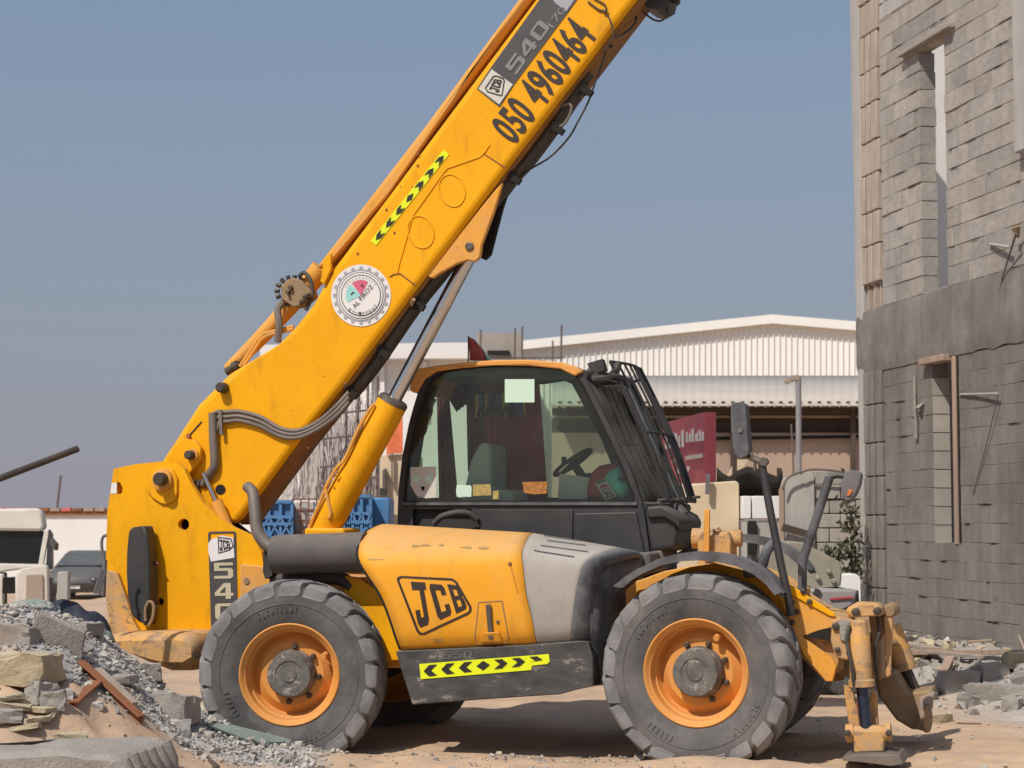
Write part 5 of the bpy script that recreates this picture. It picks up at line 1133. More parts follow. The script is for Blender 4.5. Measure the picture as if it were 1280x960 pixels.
# lug for the lift ram
LUG = [(620, 236), (628, 228), (616, 268), (602, 305), (600, 321), (593, 327), (584, 325), (570, 330), (552, 340), (540, 348), (532, 344)]
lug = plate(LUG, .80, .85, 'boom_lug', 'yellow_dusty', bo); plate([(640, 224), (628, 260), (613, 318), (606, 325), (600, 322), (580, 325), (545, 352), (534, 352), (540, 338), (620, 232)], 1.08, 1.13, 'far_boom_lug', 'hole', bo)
mb = MB(); mb.lathe(mp(587, 308, .80), (0, -1, 0), [(0, .034), (.012, .033), (.016, .02), (.012, .018)], 18, 0, False, True); mb.build('lug_pin', 'steel', lug)
# dark hose run under the boom
hr = MB()
for k, (v, r_) in enumerate(((.90, .03), (.98, .035), (1.06, .03), (1.12, .028))):
    o_ = k * 1.5
    hr.tube([mp(440 + o_, 490 + o_, v), mp(470 + o_, 452 + o_, v), mp(520 + o_, 380 + o_, v), mp(560 + o_, 330 + o_, v), mp(632 + o_, 232 + o_, v), mp(660 + o_, 200 + o_, v), mp(690 + o_, 160 + o_, v), mp(712 + o_, 128 + o_, v), mp(738, 92, v)], r_, 8, 0, 4)
hr.build('hose_run', 'hose', bo)
mb = MB()
for px, py in ((436, 490), (476, 440), (520, 380), (640, 222), (694, 160), (730, 112)):
    mb.bar(mp(px - 2, py - 2, .86), mp(px + 10, py + 6, .86), .05, .05); mb.bar(mp(px, py, .84), mp(px, py, 1.18), .05, .09)
mb.build('hose_clamps', 'hole', bo, kind='stuff')
MB().tube([mp(700, 133, .85), mp(712, 130, .85), mp(714, 139, .85), mp(706, 154, .85), mp(697, 160, .85)], .012, 7, 0, 5).build('guide_loop', 'grey_pipe', bo)
mb = MB(); mb.tube([mp(427, 486, .83), mp(431, 478, .79)], .016, 8); mb.tube([mp(514, 381, .83), mp(517, 374, .79)], .016, 8); mb.build('hose_nipple', 'rust_tan', bo, kind='stuff')
# fittings at the end of the outer stage, loose wires
plate([(803, 4), (822, -12), (840, -20), (834, 5), (822, 12), (812, 10)], .95, 1.25, 'boom_end_bracket', 'black', bo)
MB().tube([mp(826, -8, 1.05), mp(849, 4, 1.05)], .022, 8).build('end_rod', 'black', bo)
wires = MB()
for pts, r_ in (([(645, 226, .95), (662, 212, .95), (688, 196, .93), (711, 172, .92), (723, 151, .9), (735, 128, .9), (743, 106, .88), (750, 87, .88), (755, 72, .86), (757, 62, .82)], .0075),
                ([(757, 62, .80), (766, 46, .75), (764, 30, .75), (757, 15, .75), (748, 12, .75), (735, 2, .75)], .007), ([(757, 14, .75), (756, 6, .75), (742, -2, .75)], .006),
                ([(766, 47, .78), (776, 44, .85), (788, 36, .9), (795, 26, .95), (795, 17, 1.0)], .009), ([(802, 13, 1.0), (810, 20, 1.0), (818, 25, 1.0), (826, 26, 1.0), (833, 20, 1.0), (834, 10, 1.05), (832, -4, 1.05)], .008)):
    wires.tube([mp(*p) for p in pts], r_, 6, 0, 5)
wires.rock(mp(763, 58, .86), .03, 0, 8); wires.rock(mp(757, 14, .75), .03, 0, 8); wires.build('loose_wires', 'hose', bo, kind='stuff')

# ---- print on the boom
bvv = .755
mb = MB(); mb.flat(face([(596, 111), (614, 83.5), (674, 0), (686, -18), (734, -18), (709.5, 16), (643, 105), (624.5, 134)], bvv), m=0)
mb.flat(face([(598, 111), (614.5, 86.5), (641, 105.5), (624, 130.5)], bvv - .004), m=1)
mb.flat(face([(690, -2), (694, 4), (708, 14), (722, -6), (706, -16)], bvv - .004), m=3)
K = [(606, 110), (609, 115), (625, 120), (628, 119), (631, 100), (629, 97), (620, 94), (616, 95)]
K2 = [(607.5, 110), (610, 114), (625, 118.5), (627, 118), (629.5, 100.5), (628, 98.5), (620, 95.5), (617, 96.3)]
mb.flat(face(K, bvv - .008), [face(K2, bvv - .008)], m=2)
def band_q(x0, x1, lo, hi, v):  # a quad along the boom: x along (pixels from lower end), lo/hi across
    d = V((.582, -.813, 0)); n = V((-.813, -.582, 0)); o = V((624.5, 134, 0))
    q = lambda s_, t: tuple((o + d * s_ + n * t)[:2])
    return [q(x0, lo), q(x1, lo), q(x1, hi), q(x0, hi)]
f_ = quadmap([(616.5, 118), (625.5, 96.5), (613, 97.5), (609, 108)], bvv - .008)
f_ = quadmap([(624.8, 117.5), (629, 99), (617, 97.5), (609, 112)], bvv - .008)
glyphs(mb, 'JCB', f_, m=2, gap=.10, box=(.06, .1, .94, .9))
glyphs(mb, '540', quadmap(band_q(45, 118, 6.5, 24, bvv - .005), bvv - .004), m=4, gap=.14)
fonttext(mb, '170', quadmap(band_q(119, 148, 3, 12, bvv - .005), bvv - .004), m=4)
mb.build('model_sticker', ['greypanel', 'offwhite', 'blackpaint', 'greyring', 'greyprint'], bo)
mb = MB()
d = V((.606, -.795)); tl = [(644, 183), (747.5, 47), (711.5, 19), (611, 155)]
fonttext(mb, '050 4960464', quadmap(tl, bvv), bold=.030, spacing=1.09); mb.build('phone_number', 'brownprint', bo)
mb = MB(); A0, B0 = V((466.5, 304)), V((558, 190)); dd = (B0 - A0).normalized(); nn = V((-dd.y, dd.x)); L_ = (B0 - A0).length
def hq(s_, t, v): p = A0 + dd * s_ * L_ + nn * t * 4.6; return mp(p.x, p.y, v)
mb.flat([hq(0, -1, bvv), hq(1, -1, bvv), hq(1, 1, bvv), hq(0, 1, bvv)])
for k in range(7):
    c = .085 + k * .138; w_ = .05
    if k == 3: P_ = [(c - w_, 0), (c, .75), (c + w_, 0), (c, -.75)]
    else:
        s_ = -1 if k < 3 else 1; P_ = [(c + s_ * w_, 0), (c + s_ * .01, .75), (c - s_ * w_, .75), (c - s_ * .01, 0), (c - s_ * w_, -.75), (c + s_ * .01, -.75)]
    mb.flat([hq(a, b, bvv - .004) for a, b in P_], m=1)
mb.build('hazard_strip', ['hivis', 'blackpaint'], bo)
# round sticker: toothed ring, coloured quarters, lettering
mb = MB(); LC = (451.2, 369.3)
def lq(r_, a, v): return mp(LC[0] + r_ * math.cos(a) * .985, LC[1] - r_ * math.sin(a) * 1.02, v)
def disc(r_, v, m, n=48, a0=0, a1=2 * math.pi): 
    full = abs(a1 - a0) > 6; P_ = [lq(r_, a0 + (a1 - a0) * i / n, v) for i in range(n + (0 if full else 1))]
    if not full: P_.append(lq(0, 0, v))
    mb.flat(P_, m=m)
disc(38, bvv, 0); 
gp = []
for k in range(20):
    a = 2 * math.pi * k / 20
    for da, r_ in ((-.157, 32), (-.07, 32), (-.05, 35.5), (.05, 35.5), (.07, 32)): gp.append(lq(r_, a + da, bvv - .003))
mb.flat(gp, m=1); disc(30, bvv - .006, 0); disc(28.6, bvv - .009, 5); disc(27.6, bvv - .012, 0); disc(25.3, bvv - .015, 2); disc(24.3, bvv - .018, 0)
disc(19, bvv - .021, 3, 20, R(62), R(128)); disc(19, bvv - .021, 4, 20, R(135), R(205))
def lang(cx_, cy_, ang, w_, h_):
    c_, s_ = math.cos(ang), math.sin(ang)
    def f(a, b): x, y = (a - .5) * w_, (b - .5) * h_; return mp(LC[0] + cx_ + x * c_ - y * s_, LC[1] - (cy_ + x * s_ + y * c_), bvv - .024)
    return f
fonttext(mb, 'AL FIROZ', lang(2, -1, R(50), 36, 5.5), m=2)
for i, chh in enumerate('EQUIPMENT'):
    a = R(232 + i * 11.5); fonttext(mb, chh, lang(22.3 * math.cos(a), 22.3 * math.sin(a), a + math.pi / 2, 3.0, 3.2), m=2)
for i in range(11):
    a = R(150 - i * 11); fonttext(mb, 'HEAVYDUTYXX'[i] if False else 'l', lang(22.2 * math.cos(a), 22.2 * math.sin(a), a - math.pi / 2, .8, 2.0), m=5)
fonttext(mb, 'J', lang(-10, 2, R(140), 4, 5), m=2); fonttext(mb, 'X', lang(1.5, 12, R(30), 5, 5), m=2)
mb.build('round_sticker', ['whitesticker', 'greyring', 'blackpaint', 'pink', 'teal', 'greyprint'], bo)
# print on the tower plate
mb = MB(); v_ = .575
mb.flat(face([(262, 664.5), (293, 664), (295, 666), (297.5, 790), (264, 790), (260, 667)], v_), [face([(263, 667), (292, 666.5), (292.6, 697.5), (263, 698.5)], v_)], m=0)
mb.flat(face([(264, 674), (272, 671.5), (276, 669), (291.5, 672), (293, 697), (263.5, 702), (260.5, 690), (260, 680)], v_ - .003), m=1)
mb.flat(face([(273, 692), (287, 688), (292, 683), (289, 673), (272, 671)], v_ - .006), [face([(274, 690.5), (286, 687), (290.5, 682.5), (288, 674.2), (273.2, 672.2)], v_ - .006)], m=3)
glyphs(mb, 'JCB', quadmap([(275, 689), (288, 685), (286.5, 676), (274, 674)], v_ - .006), m=3, gap=.12)
for i, chh in enumerate('540'):
    y0_ = 723.5 + i * 25.5; glyphs(mb, chh, quadmap([(268 + i * .6, y0_), (291.5 + i * .5, y0_ - .5), (291 + i * .5, y0_ - 20.5), (267.5 + i * .6, y0_ - 20)], v_ - .004), m=2)
mb.build('tower_sticker', ['greypanel', 'whitesticker', 'creamprint', 'blackpaint'], tw_)

# ---- lift ram
LV = .98
a, b = mp(402, 668, LV), mp(492.5, 500, LV); dv = (b - a).normalized()
lc = MB(); lc.lathe(a, b - a, [(0, .118), ((b - a).length - .05, .118), ((b - a).length, .112), ((b - a).length, .06)], 32, 0, True, False); lc = lc.build('lift_cylinder', 'yellow', th)
mb = MB(); mb.lathe(b - dv * .03, dv, [(0, .119), (.03, .116), (.045, .10), (.045, .05)], 32); mb.build('cylinder_gland', 'steel', lc)
mb = MB(); mb.cyl(b - dv * .1, mp(588, 318, LV), .056, 28); mb.build('lift_rod', 'chrome', lc)
mb = MB(); e0 = mp(588, 310, LV); mb.cyl(e0 - V((0, .12, 0)), e0 + V((0, .12, 0)), .07); mb.build('rod_eye', 'steel', lc)
mb = MB(); mb.tube([mp(468, 505, .87), mp(462, 512, .86), mp(448, 536, .86), mp(432, 572, .86), mp(420, 586, .86), mp(409, 606, .86), mp(407, 612, .86), mp(413, 640, .86), mp(411, 648, .86)], .014, 8, 0, 5)
mb.tube([mp(409, 606, .87), mp(395, 640, .87), mp(383, 668, .87)], .014, 8); mb.build('hard_line', 'yellow_dusty', lc)
mb = MB(); mb.prism(face([(384, 667), (405, 625), (412, 612), (416, 640), (414, 655), (402, 668)], .885), (0, .05, 0)); mb.build('ram_gusset', 'yellow_dusty', lc)
mb = MB(); [mb.rock(mp(x, y, .84), .022, 0, 8) for x, y in ((419, 594), (421, 590), (403, 662), (414, 602))]; mb.build('line_fittings', 'rust_tan', lc, kind='stuff')
plate([(380, 660), (430, 660), (430, 740), (380, 740)], .80, 1.16, 'ram_foot', 'yellow', bevel=.02)

# ---- cab
CV, CF = 1.30, 2.24
GL = [(505, 627), (506, 612), (511, 570), (519, 535), (525, 512), (533, 487), (541, 473), (555, 465), (575, 461), (617, 457.5), (660, 458), (690, 460), (705, 462.5), (718, 468), (727, 479), (740, 505), (762, 550), (778, 585), (791, 618), (792, 627)]
OUT = [(497, 690), (497, 640), (498, 612), (503, 570), (511, 530), (517, 508), (525, 482), (533, 468), (548, 460), (575, 455.5), (617, 452.5), (660, 452), (695, 454.5), (712, 458), (724, 463), (733, 474), (748, 504), (771, 550), (788, 587), (802, 627), (805, 640), (812, 692)]
cabf = MB().prism(face(OUT, CV), (0, .055, 0), [face(GL, CV), face([(516, 688), (516, 636), (588, 636), (600, 655), (603, 688)], CV)]).build('cab_frame', 'black', th, bevel=.012)
MB().prism(face(OUT, CF), (0, .05, 0), [face([(516, 622), (520, 560), (535, 490), (548, 478), (700, 474), (715, 480), (752, 550), (776, 610), (776, 622)], CF)]).build('far_cab_frame', 'interior', cabf)
mb = MB(); mb.prism(face(GL, CV + .012), (0, .006, 0)); mb.build('side_window', 'glass', cabf)
mb = MB(); mb.prism(face([(516, 622), (520, 560), (535, 490), (548, 478), (700, 474), (715, 480), (752, 550), (776, 610), (776, 622)], CF + .012), (0, .006, 0)); mb.build('far_window', 'glass', cabf)
mb = MB(); mb.tube([mp(x, y, CV - .004) for x, y in GL] + [mp(505, 627, CV - .004)], .007, 6); mb.build('window_seal', 'hole', cabf)
mb = MB(); mb.bar(mp(503, 629.5, CV - .01), mp(796, 629.5, CV - .01), .02, .022, 0, (0, 0, 1)); mb.build('sill_trim', 'black_dusty', cabf)
plate([(601, 637), (716, 637), (716, 690), (604, 690), (603, 660)], CV - .015, CV, 'lower_panel', 'black', cabf)
plate([(719, 642), (795, 640), (806, 692), (719, 692)], CV - .02, CV, 'door_panel', 'black', cabf)
pipe([(542, 655, 1.20), (552, 646, 1.20), (570, 641, 1.22), (586, 642, 1.25), (596, 650, 1.28)], .025, 'grab_hose', 'hose', cabf)
# roof, back wall, floor, firewall
RF = [(512, 487), (513, 477), (517, 468), (523, 460.5), (545, 457), (575, 453.5), (617, 450), (660, 449.5), (704, 453), (719, 458), (727, 465), (718, 470), (700, 461), (660, 457), (617, 456.5), (575, 460), (545, 464), (530, 474), (521, 490), (516, 491)]
rf = MB(); rf.prism(face(RF, CV - .03), (0, .98, 0)); rf = rf.build('cab_roof', 'orange_roof', th, bevel=.02)
plate([(540, 462), (700, 456), (712, 464), (545, 472)], CV + .06, CF, 'roof_lining', 'lining', cabf, bevel=0)
plate([(500, 690), (502, 600), (515, 520), (530, 480), (536, 480), (521, 525), (509, 600), (508, 690)], CV + .06, CV + .30, 'back_panel', 'interior', cabf, bevel=0)
plate([(502, 636), (800, 634), (806, 692), (500, 692)], CV + .06, CF, 'cab_floor', 'interior', cabf, bevel=0)
# windscreen: from the near front pillar to the far one, bowed forward
def fp(t, w_):  # t: 0 top .. 1 bottom, w_: 0 near .. 1 far
    a, b = mp(730, 468, CV + .03), mp(803, 634, CV + .03); p = a.lerp(b, t); p = p + V((.10 * t * (1 - t) * 0 + .17 * math.sin(min(1, w_ * 1.15) * math.pi * .62), (CF - CV - .03) * w_, 0)); return p
MB().sheet([[fp(i / 10, j / 10) for j in range(11)] for i in range(11)]).build('windscreen', 'glass_front', cabf, solid=.008)
MB().tube([fp(i / 10, 1) + V((.0, .0, 0)) for i in range(11)], .026, 8).build('far_pillar', 'black', cabf)
MB().tube([fp(0, j / 10) for j in range(11)], .035, 8).build('screen_header', 'black', cabf); MB().tube([fp(1, j / 10) for j in range(11)], .04, 8).build('screen_base', 'black', cabf)
MB().tube([fp(i / 10, .42) + V((.015, 0, 0)) for i in range(1, 7)], .009, 6).build('wiper', 'hole', cabf)
# guard of bars in front of the screen
gd = MB()
def gp(t, w_): return fp(t, w_) + V((.11 - .03 * t + .04 * math.sin(max(0, min(1, t)) * math.pi), 0, .03 - .02 * t))
for k in range(8): gd.tube([gp(-.08, .22 + k * .115), gp(.3, .22 + k * .115), gp(.6, .22 + k * .115), gp(.96, .22 + k * .115)], .010 if k not in (0, 7) else .015, 6, 0, 3)
for t in (-.08, .45, .96): gd.tube([gp(t, .22 + j * .081) for j in range(11)], .012, 6)
for t, w_ in ((.0, .25), (.0, 1.0), (.95, .25), (.95, 1.0)): gd.tube([fp(t, w_), gp(t, w_)], .012, 6)
gd.build('windscreen_guard', 'black', cabf, kind='stuff')
gm_ = MB(); gm_.bar(fp(.95, .2) + V((.02, 0, -.02)), fp(.93, 1.02) + V((.12, 0, .02)), .05, .02); gm_.build('guard_foot', 'grey_pipe', cabf)
wl = MB(); wl.box(mp(747, 459, 1.45), (.12, .10, .09), Matrix.Rotation(R(-15), 3, 'Y')); wl.tube([mp(735, 470, 1.4), mp(745, 475, 1.4), mp(765, 470, 1.5), mp(772, 456, 1.6)], .035, 8, 0, 4); wl.rock(mp(738, 465, 1.42), .06); wl.rock(mp(772, 458, 1.7), .05)
wl.build('work_lamp', 'black', cabf, bevel=.01)
mb = MB(); r6 = random.Random(3)
for k in range(9): mb.tube([mp(730 + r6.uniform(0, 12), 462 + r6.uniform(0, 14), 1.4), mp(745 + r6.uniform(-8, 14), 474 + r6.uniform(-10, 10), 1.42), mp(764 + r6.uniform(0, 12), 458 + r6.uniform(0, 24), 1.5)], .008, 5, 0, 4)
mb.build('lamp_wiring', 'hose', cabf, kind='stuff')
# black nose below the screen
ns = plate([(804, 636), (822, 634), (842, 646), (848, 660), (846, 686), (820, 690), (812, 692)], CV + .02, CF - .1, 'cab_nose', 'black', cabf, bevel=.03, seg=3)
plate([(808, 634), (826, 632), (846, 643), (851, 652), (849, 664), (843, 655), (830, 647), (809, 648)], CV - .02, CF - .1, 'nose_lip', 'black', ns, bevel=.015)
mb = MB(); mb.tube([mp(835, 634, 1.7), mp(848, 636, 1.7), mp(854, 644, 1.7)], [.03, .05], 10); mb.build('nose_lamp', 'black', ns)
plate([(808, 690), (826, 688), (830, 698), (812, 698)], CV, CV + .6, 'cab_mount', 'grey_pipe', ns)
plate([(770, 692), (812, 690), (816, 715), (780, 730)], .95, 1.9, 'cab_deck', 'black_dusty', bevel=.02)
# inside the cab
st_ = MB(); st_.prism(face([(580, 610), (588, 575), (598, 555), (608, 552), (614, 560), (614, 600), (612, 612), (640, 612), (642, 628), (575, 628)], 1.50), (0, .45, 0)); st_.build('seat', 'seatgrey', cabf, bevel=.04, seg=3)
sw = MB(); c = mp(716, 578, 1.72); tr_ = Matrix.Rotation(R(-35), 3, 'Y')
ring = [c + tr_ @ V((.17 * math.cos(a), .17 * math.sin(a), 0)) for a in [i * math.pi / 12 for i in range(25)]]; sw.tube(ring, .016, 8)
for a in (0.5, 2.6, 4.7): sw.tube([c, c + tr_ @ V((.16 * math.cos(a), .16 * math.sin(a), 0))], .014, 6)
sw.tube([c, c + tr_ @ V((0, 0, -.30)), c + V((.12, 0, -.5))], .035, 8); sw.lathe(mp(705, 576, 1.6), (0, 0, 1), [(-.03, .02), (.03, .02)], 10, 0, True, True); sw.build('steering_wheel', 'interior', cabf)
ds = MB(); ds.prism(face([(700, 634), (708, 600), (735, 590), (790, 606), (800, 634)], 1.66), (0, .45, 0)); ds.build('dashboard', 'interior', cabf, bevel=.03)
def curtain(pts, v, name, m, parent=cabf, amp=.02, nf=9):
    (x0, y0), (x1, y1), (x2, y2), (x3, y3) = pts; rows = []
    for j in range(9):
        t = j / 8; r_ = []
        for i in range(nf * 6 + 1):
            u = i / (nf * 6); ax_, ay_ = x0 + (x1 - x0) * u, y0 + (y1 - y0) * u; bx_, by_ = x3 + (x2 - x3) * u, y3 + (y2 - y3) * u
            p = mp(ax_ + (bx_ - ax_) * t, ay_ + (by_ - ay_) * t, v); r_.append(p + V((0, amp * math.sin(u * nf * 2 * math.pi + t) * (.5 + .5 * t), 0)))
        rows.append(r_)
    return MB().sheet(rows).build(name, m, parent, solid=.006)
curtain([(604, 478), (674, 476), (684, 626), (612, 626)], 2.12, 'curtain', 'maroon'); curtain([(583, 478), (606, 477), (610, 560), (584, 590)], 2.14, 'curtain', 'brown_dark', nf=4)
curtain([(546, 480), (560, 480), (572, 626), (548, 626)], 2.13, 'curtain', 'brown_dark', nf=3); curtain([(548, 476), (600, 474), (590, 500), (570, 515)], 2.10, 'curtain', 'brown_dark', nf=5)
curtain([(516, 520), (534, 490), (545, 500), (526, 560)], 2.12, 'curtain', 'interior', nf=3)
hd = MB(); hd.prism(face([(545, 462), (700, 458), (705, 476), (680, 480), (545, 486)], 2.08), (0, .03, 0)); hd.build('curtain_rail', 'interior', cabf)
fr = MB(); r7 = random.Random(5)
for k in range(26): x_ = 594 + k * 2.4; y_ = 493 - k * .15; fr.prism(face([(x_, y_), (x_ + 2.3, y_), (x_ + 2.3, y_ + r7.uniform(18, 34)), (x_, y_ + r7.uniform(18, 34))], 1.95 + r7.uniform(-.02, .02)), (0, .012, 0), m=r7.choice((0, 1, 1, 2, 0)))
for k in range(5): fr.tube([mp(597 + k * 10, 520, 1.93), mp(602 + k * 10, 509, 1.93), mp(607 + k * 10, 520, 1.93)], .012, 6, 2, 4)
fr.build('fringed_valance', ['fringe_y', 'fringe_b', 'hole'], cabf, smooth=False, kind='stuff')
# notes stuck on the near glass
def note(q, m, name='window_sticker', v=CV + .006): return MB().prism(face(q, v), (0, .003, 0)).build(name, m, cabf)
note([(631, 474), (668, 474), (668, 503), (631, 503)], 'mint'); note([(513, 584), (545, 583), (545, 622), (532, 623), (520, 619), (513, 606)], 'offwhite')
note([(516, 594), (525, 595), (522, 604), (515, 603)], 'mint', v=CV + .002); note([(531, 596), (541, 593), (540, 604), (534, 605)], 'mint', v=CV + .002); note([(526, 608), (531, 608), (530, 613), (527, 613)], 'hole', v=CV + .002)
note([(571, 606), (588, 606.5), (589.5, 609), (589, 621), (571, 621), (570, 614)], 'mint'); note([(591, 606), (613, 605), (614, 619), (591, 620)], 'tag_brass'); note([(616, 614), (623.5, 613), (623, 624), (616, 624)], 'tag_brass'); note([(653, 602.5), (684, 602), (683, 617), (668, 618), (655, 616)], 'tag_orange')

# ---- mirror and lamp posts
p1 = pipe([(989, 770, .20), (985, 745, .20), (976, 705, .22), (963, 640, .25), (952, 578, .28)], .027, 'mirror_post', 'black', smooth=0)
mh = MB(); mh.prism(face([(913, 506), (917, 503), (928, 502.5), (932, 506), (934, 530), (936.5, 562), (935, 570), (929, 573), (921, 572), (917, 566), (913.5, 535)], .30), (0, .16, 0)); mh.build('mirror', 'black_dusty', p1, bevel=.03, seg=3)
mb = MB(); mb.tube([mp(952, 578, .28), mp(945, 574, .3), mp(938, 572, .36)], .022, 8); mb.tube([mp(944, 588, .3), mp(943, 572, .3), mp(938, 566, .3)], .012, 6); mb.lathe(mp(954, 577, .24), (0, 1, 0), [(0, .03), (.08, .03)], 10, 0, True, True); mb.build('mirror_bracket', 'steel', p1)
mb = MB(); mb.lathe(mp(925, 538, .298), (0, -1, 0), [(0, .018), (.008, .016), (.008, .008)], 10, 0, False, True); mb.build('mirror_stud', 'greycap', p1)
p2 = pipe([(1003, 742, .95), (1003, 704, .95), (1005, 696, .95), (1020, 650, .95), (1037, 596, .95)], .032, 'lamp_mast', 'black_dusty', smooth=0)
mb = MB(); mb.tube([mp(1037, 596, .95), mp(1046, 594, .95), mp(1056, 595, .95)], .022, 8); mb.build('lamp_arm', 'black', p2)
mb = MB(); mb.prism(face([(1056, 590), (1060, 587), (1074, 589), (1077, 593), (1075, 605), (1070, 618), (1062, 627), (1055, 626), (1051, 618), (1052, 604)], .92), (0, .14, 0)); mb.build('indicator_lamp', 'greycap', p2, bevel=.025, seg=3)
mb = MB(); mb.prism(face([(1060, 612), (1064, 611.5), (1066, 614), (1062, 620), (1058.5, 620)], .91), (0, .02, 0)); mb.build('lamp_lens', 'lens', p2, bevel=.004)

# ---- boom-rest bracket ahead of the cab
br_ = MB()
for px in (873, 901): br_.prism(face([(px - 1, 712), (px - 1, 676), (px + 2, 666), (px + 8, 664), (px + 12, 672), (px + 12, 712)], 1.0 if px < 890 else 1.0), (0, .30, 0))
br_ = br_.build('boom_rest', 'yellow_worn', th, bevel=.012)
mb = MB(); mb.lathe(mp(866, 673, 1.15), (1, 0, 0), [(0, .04), (0, .075), (.06, .075), (.32, .06), (.36, .06), (.36, .0)], 16); mb.build('rest_pin', 'yellow_worn', br_)
mb = MB(); mb.bar(mp(883, 700, .98), mp(884, 637, .98), .04, .03, 0, (0, 1, 0)); mb.build('rest_lever', 'yellow_dusty', br_, bevel=.005)
mb = MB(); mb.prism(face([(883, 712), (884, 672), (890, 668), (901, 670), (903, 712)], 1.04), (0, .2, 0)); mb.build('rest_latch', 'yellow_worn', br_, bevel=.01)
mb = MB(); r8 = random.Random(9); [mb.rock(mp(r8.uniform(884, 900), r8.uniform(660, 668), 1.1), .025, 0, 8) for _ in range(6)]; mb.build('rest_chain', 'rust_tan', br_, kind='stuff')

# ---- near stabiliser leg
SV = .30
sx = MB(); sx.prism(face([(1040, 776), (1048, 772), (1066, 774), (1068, 800), (1060, 826), (1044, 822), (1038, 800)], SV), (0, .22, 0)); sb = sx.build('stabiliser', 'yellow_worn', th, bevel=.012); sb['label'] = 'near stabiliser leg with extended foot'
plate([(1048, 774), (1062, 775), (1064, 798), (1056, 802), (1050, 800)], SV - .02, SV - .002, 'stone_patch', 'chunk', sb)
plate([(1055, 762), (1070, 753), (1100, 755), (1104, 770), (1060, 772)], SV + .02, SV + .30, 'head_tube', 'yellow_worn', sb, bevel=.03)
mb = MB(); a, b = mp(1073, 778, SV + .02), mp(1077, 858, SV + .02); mb.lathe(a, b - a, [(-.02, .03), (0, .055), (.06, .060), (.08, .072), ((b - a).length - .05, .074), ((b - a).length - .04, .088), ((b - a).length, .088), ((b - a).length + .005, .045)], 20, 0, True, True); mb.build('leg_cylinder', 'yellow_worn', sb)
mb = MB(); mb.cyl(mp(1077, 856, SV + .02), mp(1083, 912, SV + .02), .040, 16); mb.build('leg_rod', 'rod_dark', sb)
plate([(1054, 856), (1060, 858), (1068, 870), (1076, 905), (1070, 915), (1062, 915)], SV + .10, SV + .16, 'inner_leg', 'yellow_worn', sb)
plate([(1090, 860), (1096, 870), (1098, 915), (1090, 920), (1080, 905)], SV + .10, SV + .16, 'inner_leg', 'yellow_worn', sb)
mb = MB(); a, b = mp(1058, 917, SV + .02), mp(1114, 915, SV + .02); mb.lathe(a, b - a, [(0, .02), (0, .062), (.05, .062), (.05, .05), (.24, .05), (.24, .062), ((b - a).length, .062), ((b - a).length, .02)], 18, 0, True, True); mb.build('foot_pivot', 'yellow_worn', sb)
plate([(1066, 914), (1106, 913), (1104, 944), (1068, 946)], SV - .03, SV + .12, 'foot_block', 'yellow_worn', sb)
pd = MB(); pd.prism(face([(1051, 948), (1066, 944), (1110, 943), (1124, 944), (1130, 955), (1112, 958), (1078, 953), (1055, 951)], SV - .20), (0, .42, 0)); pd.build('foot_pad', 'grey_pipe', sb, bevel=.012)
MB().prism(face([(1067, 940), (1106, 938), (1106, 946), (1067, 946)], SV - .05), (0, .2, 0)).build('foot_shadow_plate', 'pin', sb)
# carriage of cross plates
plate([(1085, 764), (1108, 757), (1114, 766), (1098, 800), (1093, 850), (1088, 850), (1090, 800)], SV + .30, SV + .36, 'cross_plate', 'rust_tan', sb)
plate([(1104, 762), (1112, 757), (1116, 775), (1113, 845), (1107, 848), (1106, 800)], SV + .24, SV + .30, 'cross_plate', 'yellow_worn', sb)
mb = MB(); mb.lathe(mp(1113, 763, SV + .35), (0, -1, 0), [(-.2, .05), (.1, .05), (.12, .035)], 14, 0, False, True); mb.build('cross_pin', 'rust_tan', sb)
plate([(1087, 800), (1108, 770), (1112, 780), (1094, 812)], SV + .36, SV + .40, 'brace', 'rust', sb)
plate([(1044, 775), (1100, 770), (1104, 850), (1046, 846)], .75, 1.5, 'cross_member', 'rust_tan', bevel=.02)
# far stabiliser reaching forward
S2 = 1.75
f2_ = MB(); a, b = mp(1113, 782, S2), mp(1132, 838, S2); f2_.lathe(a, b - a, [(0, .05), (0, .075), ((b - a).length - .06, .088), ((b - a).length, .08), ((b - a).length, .03)], 18, 0, True, True); f2_ = f2_.build('stabiliser', 'yellow_worn', th); f2_['label'] = 'far stabiliser leg splayed forward'
mb = MB(); mb.cyl(mp(1131, 834, S2), mp(1146, 868, S2), .042, 14); mb.build('leg_rod', 'pin', f2_)
plate([(1093, 845), (1118, 838), (1134, 866), (1166, 862), (1160, 880), (1154, 912), (1140, 912), (1120, 900), (1098, 870)], S2 - .35, S2 + .1, 'leg_box', 'rust_tan', f2_, bevel=.02)
plate([(1150, 872), (1168, 863), (1166, 884), (1155, 914), (1146, 912)], S2 - .37, S2 - .352, 'leg_face', 'timber_grey', f2_)
mb = MB(); mb.lathe(mp(1157, 898, S2 - .38), (1, -.25, 0), [(0, .10), (.02, .10), (.03, .07)], 18, 0, True, True); mb.build('foot_pad', 'rust_tan', f2_)

